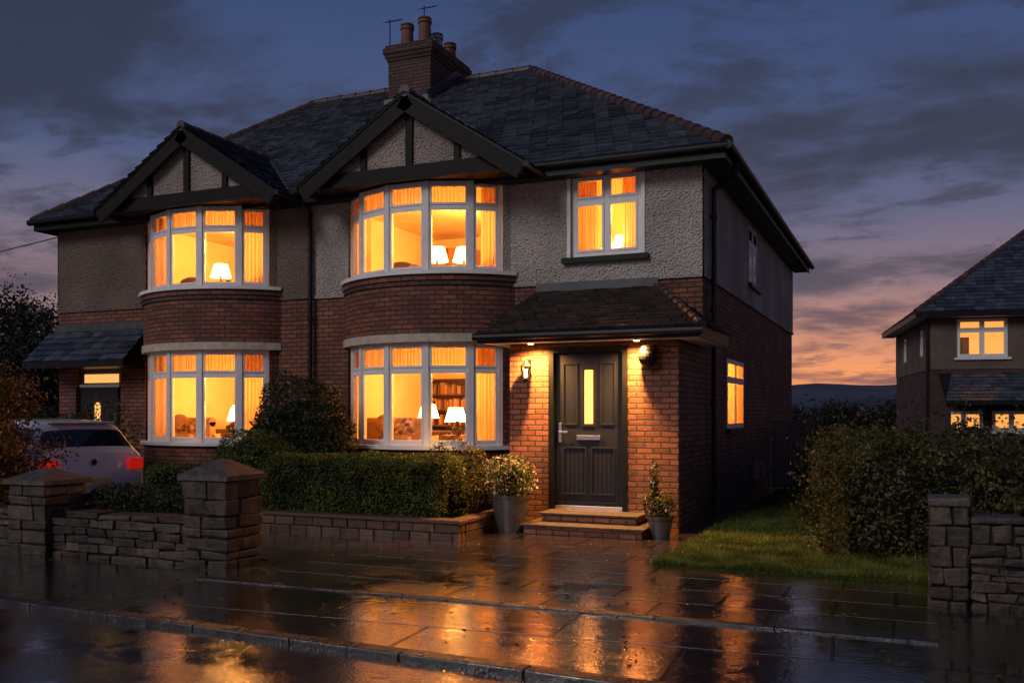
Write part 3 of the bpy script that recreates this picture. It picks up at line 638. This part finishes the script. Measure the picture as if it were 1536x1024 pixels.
def pillar(name, x0, x1, y0, y1, z1, peak=.2):
    p = MB(name); p.box(x0 + .03, x1 - .03, y0 + .03, y1 - .03, -.05, z1, MORTAR); z = -.03
    while z < z1 - .02:
        h = min(random.uniform(.08, .17), z1 - z)
        if z1 - z - h < .06: h = z1 - z
        xm = x0 + (x1 - x0) * random.uniform(.3, .7); ym = y0 + (y1 - y0) * random.uniform(.3, .7)
        for (a, b) in ((x0, xm), (xm, x1)):
            for (c, d) in ((y0, ym), (ym, y1)):
                o1 = random.uniform(0, .025)
                p.box(a + (.004 if a == xm else -o1), b - (.004 if b == xm else -o1), c + (.004 if c == ym else -o1), d - (.004 if d == ym else -o1), z + .004, z + h - .004, STONEW, jit=.012)
        z += h
    e = .05; c0 = (x0 + x1) / 2, (y0 + y1) / 2
    if peak:
        q = [(x0 - e, y0 - e), (x1 + e, y0 - e), (x1 + e, y1 + e), (x0 - e, y1 + e)]
        for i in range(4):
            A, B = q[i], q[(i + 1) % 4]
            p.face([(*A, z1), (*B, z1), (*B, z1 + .05), (*A, z1 + .05)], CAP)
            k = .18; A2 = (c0[0] + (A[0] - c0[0]) * k, c0[1] + (A[1] - c0[1]) * k); B2 = (c0[0] + (B[0] - c0[0]) * k, c0[1] + (B[1] - c0[1]) * k)
            p.face([(*A, z1 + .05), (*B, z1 + .05), (*B2, z1 + .05 + peak), (*A2, z1 + .05 + peak)], CAP)
            p.face([(*A2, z1 + .05 + peak), (*B2, z1 + .05 + peak), (*c0, z1 + .055 + peak)], CAP)
        p.face([(*q_, z1) for q_ in q], CAP)
    else: p.box(x0 - e * .5, x1 + e * .5, y0 - e * .5, y1 + e * .5, z1, z1 + .07, CAP, jit=.01)
    p.build(bevel=.016)
pillar('gate_pillar', -4.07, -3.53, -6.2, -5.66, .90, .15); pillar('gate_pillar', -6.62, -6.06, -6.2, -5.64, .78, .12); pillar('gate_pillar', 2.97, 3.24, -5.27, -4.95, .82, 0)
sw = MB('stone_wall'); stones(sw, -6.06, -4.09, -6.1, -5.78, -.05, .42, STONEW); stones(sw, -9.5, -6.64, -6.1, -5.78, -.05, .42, STONEW)
x = -9.5
while x < -4.2:
    wd = random.uniform(.25, .5)
    if not (-6.7 < x + wd / 2 < -6.0): sw.box(x, min(x + wd, -4.09) - .01, -6.12, -5.76, .425, .475 + random.uniform(0, .03), STONEW, jit=.014)
    x += wd
sw.build(bevel=.016)
sw = MB('stone_wall'); stones(sw, 3.26, 7.5, -5.22, -4.98, -.05, .68, STONEW, row=(.05, .12), wid=(.1, .3)); x = 3.26
while x < 7.4: sw.box(x, x + .39, -5.25, -4.95, .685, .735, STONEW, jit=.012); x += .4
sw.build(bevel=.014)
pw = MB('planter_wall')
stones(pw, -5.7, -2.35, -3.32, -3.12, -.02, .20, PLANTB, row=(.1, .11), wid=(.2, .32), prot=.006, jit=.005); pw.box(-5.72, -2.32, -3.35, -3.09, .203, .25, PLANTB)
stones(pw, -2.53, -2.35, -3.1, -.9, -.02, .20, PLANTB, row=(.1, .11), wid=(.17, .18), prot=.004, jit=.005); pw.box(-2.55, -2.32, -3.08, -.9, .203, .25, PLANTB)
pw.box(-5.68, -2.55, -3.1, -.8, 0, .17, SOIL); pw.build(bevel=.010)

# ------------------------------------------------------------------ foliage
def lump(P, k=3.0, seed=0):
    rs = np.random.RandomState(seed); f = np.zeros(len(P))
    for i in range(7):
        d = rs.normal(size=3); d /= np.linalg.norm(d); f += np.sin(P @ d * k * (1 + .5 * i) + rs.uniform(0, 6.28)) / (1 + .5 * i)
    return f / 2.2
def leaf_mesh(name, P, Nn, size, m, extra=None, parent=None, aspect=.55):
    n = len(P); r = np.random.normal(size=(n, 3)); d = Nn * .8 + r * .75; d /= np.linalg.norm(d, axis=1)[:, None]
    t = np.cross(d, np.random.normal(size=(n, 3))); t /= np.linalg.norm(t, axis=1)[:, None]; b = np.cross(d, t)
    s = (size * np.random.uniform(.6, 1.3, n))[:, None]
    v = np.stack([P - t * s * .5, P + b * s * aspect * .5 + d * s * .08, P + t * s * .5, P - b * s * aspect * .5 + d * s * .08], 1).reshape(-1, 3)
    ev, ef = ([], []) if extra is None else (extra[0], extra[1])
    nv = len(v); me = bpy.data.meshes.new(name)
    allv = np.vstack([v, np.array([tuple(q) for q in ev])]) if len(ev) else v
    faces = np.arange(nv).reshape(-1, 4).tolist() + [[i + nv for i in f] for f in ef]
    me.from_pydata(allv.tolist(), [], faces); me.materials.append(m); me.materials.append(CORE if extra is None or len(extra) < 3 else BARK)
    mi = np.zeros(len(faces), dtype=np.int32); mi[n:] = 1; me.polygons.foreach_set('material_index', mi); me.update()
    o = bpy.data.objects.new(name, me); scene.collection.objects.link(o)
    if parent: o.parent = parent
    return o
def box_hedge(name, A, B, hw, h, n, size, m, rough=.06, z0=0, seed=1, shoots=.0, core=True):
    A = np.array(A, float); B = np.array(B, float); Ld = np.linalg.norm(B - A); e = (B - A) / Ld; q = np.array([-e[1], e[0]])
    areas = np.array([Ld * 2 * hw, Ld * h, Ld * h, 2 * hw * h, 2 * hw * h]); ch_ = np.random.choice(5, n, p=areas / areas.sum())
    u = np.random.uniform(0, Ld, n); w_ = np.random.uniform(-hw, hw, n); z = np.random.uniform(0, h, n)
    w_ = np.where(ch_ == 1, -hw, np.where(ch_ == 2, hw, w_)); u = np.where(ch_ == 3, 0, np.where(ch_ == 4, Ld, u)); z = np.where(ch_ == 0, h, z)
    cu, cw, cz = np.clip(u, .12, Ld - .12), np.clip(w_, -hw + .12, hw - .12), np.minimum(z, h - .12)
    dv = np.stack([u - cu, w_ - cw, z - cz], 1); ln = np.linalg.norm(dv, axis=1)[:, None] + 1e-6; nl = dv / ln
    base = np.stack([cu, cw, cz], 1) + nl * .12
    Pw = np.stack([base[:, 0] * e[0] + base[:, 1] * q[0] + A[0], base[:, 0] * e[1] + base[:, 1] * q[1] + A[1], base[:, 2] + z0], 1)
    Nw = np.stack([nl[:, 0] * e[0] + nl[:, 1] * q[0], nl[:, 0] * e[1] + nl[:, 1] * q[1], nl[:, 2]], 1)
    off = lump(Pw, 3.2, seed) * rough + lump(Pw, 14, seed + 3) * rough * .4 - np.random.exponential(.03, n) + shoots * (np.random.rand(n) ** 12)
    Pw = Pw + Nw * off[:, None]; Pw[:, 2] = np.maximum(Pw[:, 2], z0 + .01)
    i_ = .10 + rough; cv = []
    for zz in (z0, z0 + h - i_):
        for uu, ww in ((i_, -hw + i_), (Ld - i_, -hw + i_), (Ld - i_, hw - i_), (i_, hw - i_)):
            cv.append([A[0] + e[0] * uu + q[0] * ww, A[1] + e[1] * uu + q[1] * ww, zz])
    cf = [(4, 5, 6, 7), (0, 1, 5, 4), (1, 2, 6, 5), (2, 3, 7, 6), (3, 0, 4, 7)]
    return leaf_mesh(name, Pw, Nw, size, m, (cv, cf) if core else None)
def sph_core(c, r, k=.72, nu=12, nv=7):
    vs = []; fs = []
    for j in range(nv + 1):
        for i in range(nu):
            a = 2 * math.pi * i / nu; b = math.pi * j / nv; vs.append([c[0] + r[0] * k * math.sin(b) * math.cos(a), c[1] + r[1] * k * math.sin(b) * math.sin(a), c[2] + r[2] * k * math.cos(b)])
    for j in range(nv):
        for i in range(nu): fs.append((j * nu + i, j * nu + (i + 1) % nu, (j + 1) * nu + (i + 1) % nu, (j + 1) * nu + i))
    return vs, fs
def shrub(name, blobs, n, size, m, rough=.22, seed=1, core=.7):
    P = []; NN = []; cv = []; cf = []
    vol = [b[1][0] * b[1][2] for b in blobs]
    for (c, r), vv in zip(blobs, vol):
        k = int(n * vv / sum(vol)); d = np.random.normal(size=(k, 3)); d /= np.linalg.norm(d, axis=1)[:, None]
        c_ = np.array(c); r_ = np.array(r); q = d * r_ + c_
        f = 1 + lump(q, 4.0 / max(r), seed) * rough + lump(q, 16, seed + 5) * rough * .3 - np.random.exponential(.10, k)
        P.append(c_ + d * r_ * f[:, None]); NN.append(d)
        if core:
            a, b = sph_core(c, r, core); cf += [[i + len(cv) for i in q_] for q_ in b]; cv += a
    P = np.vstack(P); NN = np.vstack(NN); keep = P[:, 2] > .0
    return leaf_mesh(name, P[keep], NN[keep], size, m, (cv, cf) if core else None)
LH = leaf_mat('hedge_leaf', (.028, .048, .009), (.14, .165, .028))
LD = leaf_mat('dark_leaf', (.016, .028, .010), (.06, .07, .022))
LA = leaf_mat('autumn_leaf', (.07, .040, .010), (.26, .125, .025), .3)
LR = leaf_mat('shrub_leaf', (.026, .034, .010), (.15, .12, .032))
LT = leaf_mat('tree_leaf', (.010, .013, .007), (.03, .028, .015))
FLW = leaf_mat('pale_flower', (.55, .42, .30), (.8, .7, .55), .2)
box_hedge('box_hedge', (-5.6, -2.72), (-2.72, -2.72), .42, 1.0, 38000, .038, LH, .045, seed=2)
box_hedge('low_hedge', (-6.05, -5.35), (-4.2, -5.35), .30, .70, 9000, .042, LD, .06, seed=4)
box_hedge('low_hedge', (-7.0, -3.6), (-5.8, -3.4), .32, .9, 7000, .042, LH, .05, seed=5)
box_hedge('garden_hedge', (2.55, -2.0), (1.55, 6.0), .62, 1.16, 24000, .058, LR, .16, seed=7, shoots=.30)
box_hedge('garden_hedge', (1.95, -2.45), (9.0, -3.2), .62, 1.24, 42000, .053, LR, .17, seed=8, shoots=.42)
shrub('low_shrub', [((3.9, -4.4, .45), (.5, .4, .5)), ((4.8, -4.3, .5), (.6, .4, .5))], 6000, .05, LR, seed=3)
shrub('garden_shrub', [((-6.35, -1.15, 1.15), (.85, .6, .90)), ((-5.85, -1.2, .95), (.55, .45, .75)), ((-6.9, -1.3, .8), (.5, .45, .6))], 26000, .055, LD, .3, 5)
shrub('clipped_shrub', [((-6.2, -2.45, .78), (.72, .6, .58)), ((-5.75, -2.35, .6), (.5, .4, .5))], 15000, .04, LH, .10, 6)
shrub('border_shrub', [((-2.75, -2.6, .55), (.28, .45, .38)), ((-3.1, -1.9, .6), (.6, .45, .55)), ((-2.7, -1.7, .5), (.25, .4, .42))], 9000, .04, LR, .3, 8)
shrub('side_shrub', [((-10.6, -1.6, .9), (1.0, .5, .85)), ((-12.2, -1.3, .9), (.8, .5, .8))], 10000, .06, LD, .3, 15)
def tree_mesh(name, bases, leafm, size, nl, h0, spread, limbs=16, seed=1):
    rs = random.Random(seed); tb = MB('t'); P = []
    for (bx, by, H, Wd) in bases:
        top = Vector((bx + rs.uniform(-.1, .1) * H, by, H * .8)); tb.cyl((bx, by, -.05), (bx, by, H * .3), .045 * H * .6, .03 * H * .6, 8, BARK); tb.cyl((bx, by, H * .3), top, .03 * H * .6, .006 * H, 8, BARK)
        for i in range(limbs):
            f = rs.uniform(h0, .95); s = Vector((bx, by, H * .3)).lerp(top, max(0, (f - .25)) / .75); s.z = H * f * .8
            a = rs.uniform(0, 6.28); l = Wd * rs.uniform(.5, 1) * (1.15 - .6 * f); e = s + Vector((math.cos(a) * l, math.sin(a) * l, rs.uniform(.05, .45) * l + .1 * H))
            tb.cyl(s, e, .012 * H * .6, .003 * H, 5, BARK, False)
            for k in range(6):
                s2 = s.lerp(e, rs.uniform(.35, 1)); e2 = s2 + Vector((rs.uniform(-1, 1), rs.uniform(-1, 1), rs.uniform(-.3, .9))) * l * .38
                tb.cyl(s2, e2, .004 * H, .0015 * H, 4, BARK, False)
                P.append(np.array(e2) + np.random.normal(size=(nl, 3)) * spread); P.append(np.array(s2.lerp(e2, .5)) + np.random.normal(size=(nl // 2, 3)) * spread * .8)
    P = np.vstack(P); NN = np.random.normal(size=P.shape); NN[:, 2] += .6
    return leaf_mesh(name, P, NN, size, leafm, (tb.v, tb.f, 1))
tree_mesh('autumn_tree', [(-8.45, -5.15, 2.55, 1.05), (-9.0, -4.9, 2.3, .9), (-7.85, -5.45, 1.4, .55)], LA, .06, 60, .1, .13, 20, 3)
tree_mesh('background_trees', [(-24, 8, 6.2, 2.6), (-27.5, 9, 6.0, 2.6), (-21.5, 10, 5.2, 2.2), (-30, 14, 7, 3), (-18.5, 4, 3.6, 1.8), (-20, 6, 4.2, 2)], LT, .16, 20, .2, .33, 26, 5)
rowt = [(x_, 75 + 8 * math.sin(x_), random.uniform(1.0, 1.8), 3.0) for x_ in np.arange(-18, 26, 2.2)]
tree_mesh('distant_trees', rowt, LT, .32, 14, .1, .5, 12, 9)
# grass
def grass(n, x0, x1, y0, y1):
    x = np.random.uniform(x0, x1, n); y = y0 + (y1 - y0) * np.random.rand(n) ** 1.6
    h = np.random.uniform(.03, .075, n) * (1 + .3 * np.sin(x * 5) * np.sin(y * 4)); a = np.random.uniform(0, 6.28, n); wd = .004 + np.random.rand(n) * .003
    b = np.stack([x, y, np.full(n, .02)], 1); t = np.stack([np.cos(a), np.sin(a), 0 * a], 1); ln = np.random.normal(size=(n, 2)) * .022
    tip = b + np.stack([ln[:, 0], ln[:, 1], h], 1)
    v = np.stack([b - t * wd[:, None], b + t * wd[:, None], tip], 1).reshape(-1, 3)
    gv = [[.34, -4.2, -.01], [3.3, -4.2, -.01], [3.3, 8, -.01], [.34, 8, -.01], [.34, -4.2, .025], [3.3, -4.2, .025], [3.3, 8, .025], [.34, 8, .025]]
    me = bpy.data.meshes.new('lawn'); nv = len(v)
    gf = [(4, 5, 6, 7), (0, 1, 5, 4), (3, 0, 4, 7)]
    me.from_pydata(v.tolist() + gv, [], np.arange(nv).reshape(-1, 3).tolist() + [[i + nv for i in f] for f in gf]); me.materials.append(GRASSM); me.materials.append(simple('lawn_base', (.05, .075, .016), .9, nscale=30, var=.5, bump=.6, bdist=.02, spec=.1))
    mi = np.zeros(n + 3, dtype=np.int32); mi[n:] = 1; me.polygons.foreach_set('material_index', mi); me.update(); o = bpy.data.objects.new('lawn', me); scene.collection.objects.link(o)
grass(85000, .34, 3.3, -4.22, 6)
# potted plants
def potted(name, x, y, r, h, blobs, leafm, flm=None, fn=0, size=.04, n=2500):
    p = empty(name); b = MB('pot', p); b.cyl((x, y, 0), (x, y, h), r * .68, r, 24, POT, False); b.cyl((x, y, h - .03), (x, y, h), r * 1.06, r * 1.08, 24, POT, False); b.cyl((x, y, h - .06), (x, y, h - .05), r * .95, r * .95, 20, SOIL); b.build(smooth=False)
    o = shrub('foliage', blobs, n, size, leafm, .3, 4, core=.6); o.parent = p
    if flm: f = shrub('flowers', [(c, tuple(k * 1.04 for k in r_)) for c, r_ in blobs], fn, .045, flm, .3, 4, core=0); f.parent = p
potted('potted_plant', -2.12, -2.22, .27, .50, [((-2.12, -2.22, .72), (.33, .33, .25))], LH, FLW, 500)
potted('potted_plant', -.12, -2.05, .17, .28, [((-.14, -2.05, .42), (.2, .2, .18)), ((-.2, -2.05, .62), (.06, .06, .28))], LR, FLW, 60, n=1500)

# gate and meter box
gt = MB('garden_gate'); x = .06
while x < .98: gt.box(x, x + .09, 7.0, 7.03, .05, 1.42 + .03 * math.sin(x * 3), WOOD, jit=.003); x += .1
gt.box(.02, 1.0, 7.03, 7.07, .3, .4, WOOD); gt.box(.02, 1.0, 7.03, 7.07, 1.1, 1.2, WOOD); gt.box(1.0, 1.1, 6.97, 7.08, 0, 1.55, WOOD); gt.build(bevel=.004)
mbx = MB('utility_box'); mbx.box(.002, .14, 4.7, 5.3, .3, .62, METAL); mbx.box(.14, .15, 4.74, 5.26, .34, .58, METAL); mbx.build(bevel=.01)

# ------------------------------------------------------------------ car
car = empty('parked_car', (-8.40, -3.35, 0), math.atan2(.225, -.974))
PAINT = simple('car_paint', (.72, .73, .76), .3, 0, coat=1.0); CGL = simple('car_glass', (.012, .018, .026), .04, spec=.8); TYRE = simple('tyre', (.015, .015, .015), .8); RED = simple('tail_light', (.35, .01, .01), .12, coat=1)
nt = RED.node_tree; nt.nodes['Principled BSDF'].inputs['Emission Color'].default_value = (1, .02, .01, 1); nt.nodes['Principled BSDF'].inputs['Emission Strength'].default_value = .35
PLATE = simple('number_plate', (.7, .62, .25), .4)
st = [
 (0.00, .70, .54, .56, .60), (.02, .80, .66, .68, .68), (.07, .83, .82, .84, .72), (.10, .845, .93, .97, .72), (.13, .85, .95, 1.02, .71), (.36, .86, .98, 1.38, .60), (.42, .865, .985, 1.43, .60), (.7, .87, .98, 1.48, .61),
 (1.6, .88, .96, 1.50, .62), (2.2, .88, .94, 1.45, .60), (2.3, .88, .94, 1.42, .60), (2.95, .87, .93, .99, .70), (3.05, .87, .90, .95, .72), (3.6, .84, .78, .82, .66), (3.85, .76, .62, .66, .55), (3.92, .66, .45, .47, .5)]
rings = []
for (x, w_, zb, zr, wr) in st:
    lo = .22; h = [(0, lo), (w_ * .86, lo), (w_ * .98, lo + .08), (w_, min(.55, (lo + zb) / 2 + .05)), (w_ * .985, zb - .03 if zb > .6 else zb), (w_ * .955, zb + .01), (wr + .02, zr - .045 if zr - zb > .1 else zr - .005), (wr * .9, zr), (wr * .5, zr + .012), (0, zr + .016)]
    rings.append([(x, y, z) for y, z in h] + [(x, -y, z) for y, z in reversed(h[1:-1])])
n_ = len(rings[0]); bv = [p for r_ in rings for p in r_]; bf = []; bm_ = []
for i in range(len(st) - 1):
    for j in range(n_):
        j2 = (j + 1) % n_; bf.append((i * n_ + j, i * n_ + j2, (i + 1) * n_ + j2, (i + 1) * n_ + j))
        jj = j if j < 9 else n_ - 1 - j
        g = 0
        if jj == 5 and i in (6, 7, 8, 9, 10): g = 1
        if jj in (6, 7, 8) and i in (4,): g = 1
        if jj in (6, 7, 8) and i in (10,): g = 1
        bm_.append(g)
bf.append(tuple(range(n_ - 1, -1, -1))); bm_.append(0); bf.append(tuple((len(st) - 1) * n_ + k for k in range(n_))); bm_.append(0)
me = bpy.data.meshes.new('body'); me.from_pydata(bv, [], bf); me.materials.append(PAINT); me.materials.append(CGL); me.polygons.foreach_set('material_index', bm_); me.polygons.foreach_set('use_smooth', [True] * len(bf)); me.update()
bo = bpy.data.objects.new('body', me); scene.collection.objects.link(bo); bo.parent = car; ss = bo.modifiers.new('s', 'SUBSURF'); ss.levels = 2; ss.render_levels = 2
cp = MB('details', car)
for s in (-1, 1):
    M = Matrix.Translation((.05, s * .68, .80)) @ Matrix.Rotation(s * -.25, 4, 'Z'); cp.box(-.05, .14, -.13, .13, -.07, .10, RED, M)
    for xw in (.72, 3.15):
        cp.cyl((xw, s * .70, .31), (xw, s * .89, .31), .31, .31, 28, TYRE); cp.cyl((xw, s * .885, .31), (xw, s * .90, .31), .2, .19, 20, METAL)
    cp.box(2.35, 2.5, s * .9 - .1, s * .9 + .1, .95, 1.08, PAINT)
cp.box(-.02, .02, -.26, .26, .50, .61, PLATE); cp.cyl((.02, 0, .86), (.06, 0, .86), .055, .055, 20, CHROME); cp.cyl((.012, 0, .86), (.03, 0, .86), .04, .04, 20, BLACK)
cp.box(.30, .50, -.5, .5, 1.43, 1.455, PAINT); cp.box(.17, .20, -.3, .05, 1.06, 1.075, BLACK); cp.box(-.035, .10, -.62, .62, .28, .40, BLACK); cp.build(bevel=.012)

# ------------------------------------------------------------------ hills and cable
hl = MB('hills'); HM = simple('hazed_hill', (.075, .085, .12), .95, nscale=.02, var=.3, spec=0)  # distance haze put into the hill colour as a blue tint
def hz(x, k): return 14 + 7 * math.sin(x / 90 + k) + 4 * math.sin(x / 37 + 2 * k) + 1.5 * math.sin(x / 11)
for (Y, k, s) in ((520, 1.3, 1.0), (760, .2, 1.5)):
    prev = None
    for i in range(161):
        x = -900 + i * 11.25; z = hz(x, k) * s * .75; r_ = [(x, Y - 160, -2), (x, Y - 60, z * .55), (x, Y, z), (x, Y + 200, 0)]
        if prev:
            for a in range(3): hl.face([prev[a], r_[a], r_[a + 1], prev[a + 1]], HM)
        prev = r_
hl.build(smooth=True, merge=True)
cb = MB('overhead_cable'); p = []
for i in range(21): t = i / 20; p.append(Vector((-13.2 - 22 * t, .2 + 6 * t, 5.2 + 1.8 * t - 1.2 * math.sin(math.pi * t) * .5)))
for a, b in zip(p, p[1:]): cb.cyl(a, b, .012, .012, 5, BLACK, False)
cb.build()
# fallen leaves
n = 420; P = np.stack([np.random.uniform(-7, 4, n), np.random.uniform(-8.0, -2.5, n), np.full(n, .012)], 1); NN = np.tile([0, 0, 1.0], (n, 1)) * 3
leaf_mesh('fallen_leaves', P, NN, .045, LR)

# ------------------------------------------------------------------ world
wd = bpy.data.worlds.new('World'); scene.world = wd; wd.use_nodes = True; nt = wd.node_tree; bg = nt.nodes['Background']
tc = N(nt, 'ShaderNodeTexCoord'); sp = N(nt, 'ShaderNodeSeparateXYZ'); L(nt, tc.outputs['Generated'], sp.inputs[0]); Z = math_(nt, 'MAXIMUM', sp.outputs[2], 0.0)
dn = N(nt, 'ShaderNodeVectorMath', operation='DOT_PRODUCT'); L(nt, tc.outputs['Generated'], dn.inputs[0]); dn.inputs[1].default_value = (-.03, .999, 0)
Wf = ramp(nt, [(.70, 0.0), (.86, .3), (.98, 1.0)]); L(nt, dn.outputs['Value'], Wf.inputs[0])
warm = ramp(nt, [(0, (.50, .18, .09)), (.04, (.92, .34, .14)), (.08, (.58, .26, .18)), (.13, (.25, .17, .205)), (.20, (.11, .12, .22)), (.31, (.050, .078, .19)), (.45, (.029, .054, .15)), (1, (.018, .034, .10))]); L(nt, Z, warm.inputs[0])
cool = ramp(nt, [(0, (.26, .15, .15)), (.12, (.29, .175, .19)), (.19, (.16, .145, .22)), (.26, (.075, .10, .21)), (.42, (.035, .064, .17)), (1, (.018, .034, .10))]); L(nt, Z, cool.inputs[0])
base = mixc(nt, Wf.outputs[0], cool.outputs[0], warm.outputs[0])
den = math_(nt, 'ADD', Z, .13); cv = N(nt, 'ShaderNodeCombineXYZ'); L(nt, math_(nt, 'DIVIDE', sp.outputs[0], den), cv.inputs[0]); L(nt, math_(nt, 'DIVIDE', sp.outputs[1], den), cv.inputs[1])
def cloud(sc, loc, lo, hi, det=10.0, rg=.6):
    mp = N(nt, 'ShaderNodeMapping'); mp.inputs['Location'].default_value = loc; mp.inputs['Scale'].default_value = (1, 1.3, 1); L(nt, cv.outputs[0], mp.inputs[0])
    n1 = N(nt, 'ShaderNodeTexNoise', Scale=sc, Detail=det, Roughness=rg, Distortion=.3); L(nt, mp.outputs[0], n1.inputs['Vector']); r = ramp(nt, [(lo, 0.0), (hi, 1.0)]); r.color_ramp.interpolation = 'EASE'; L(nt, n1.outputs['Fac'], r.inputs[0]); return r.outputs[0]
c1 = cloud(.95, (3.1, 1.7, 0), .45, .62); c2 = cloud(2.4, (7.1, 4.2, 0), .47, .64, rg=.65)
cm = math_(nt, 'MAXIMUM', c1, math_(nt, 'MULTIPLY', c2, .85))
ccol = ramp(nt, [(0, (.20, .10, .11)), (.06, (.14, .088, .115)), (.13, (.066, .062, .102)), (.25, (.031, .037, .068)), (1, (.016, .022, .044))]); L(nt, Z, ccol.inputs[0])
fin = mixc(nt, math_(nt, 'MULTIPLY', cm, .92), base, ccol.outputs[0])
sky = N(nt, 'ShaderNodeTexSky'); sky.sky_type = 'NISHITA'; sky.sun_disc = False; sky.sun_elevation = R(-1); sky.sun_rotation = R(0)
sk = mixc(nt, 1.0, sky.outputs[0], (.02, .02, .02), 'MULTIPLY'); fin = mixc(nt, 1.0, fin, sk, 'ADD')
L(nt, fin, bg.inputs[0]); bg.inputs[1].default_value = 1.0
sd = bpy.data.lights.new('front_fill', 'SUN'); sd.energy = .92; sd.angle = R(25); sd.color = (1.0, .94, .93); so = bpy.data.objects.new('front_fill', sd); scene.collection.objects.link(so)  # soft fill added from behind the camera to lift the facade, no visible sun
so.rotation_euler = Vector((.28, .80, -.50)).to_track_quat('-Z', 'Y').to_euler()

# ------------------------------------------------------------------ camera
cd = bpy.data.cameras.new('camera'); co = bpy.data.objects.new('camera', cd); scene.collection.objects.link(co); scene.camera = co
co.location = (2.82, -13.70, 1.58); co.rotation_euler = (R(90), 0, R(23.2)); cd.lens = 36 * 1398 / 1536; cd.sensor_width = 36; cd.shift_y = 108 / 1536; cd.clip_end = 4000; cd.clip_start = .05
scene.view_settings.view_transform = 'Standard'; scene.view_settings.look = 'None'; scene.view_settings.exposure = 0
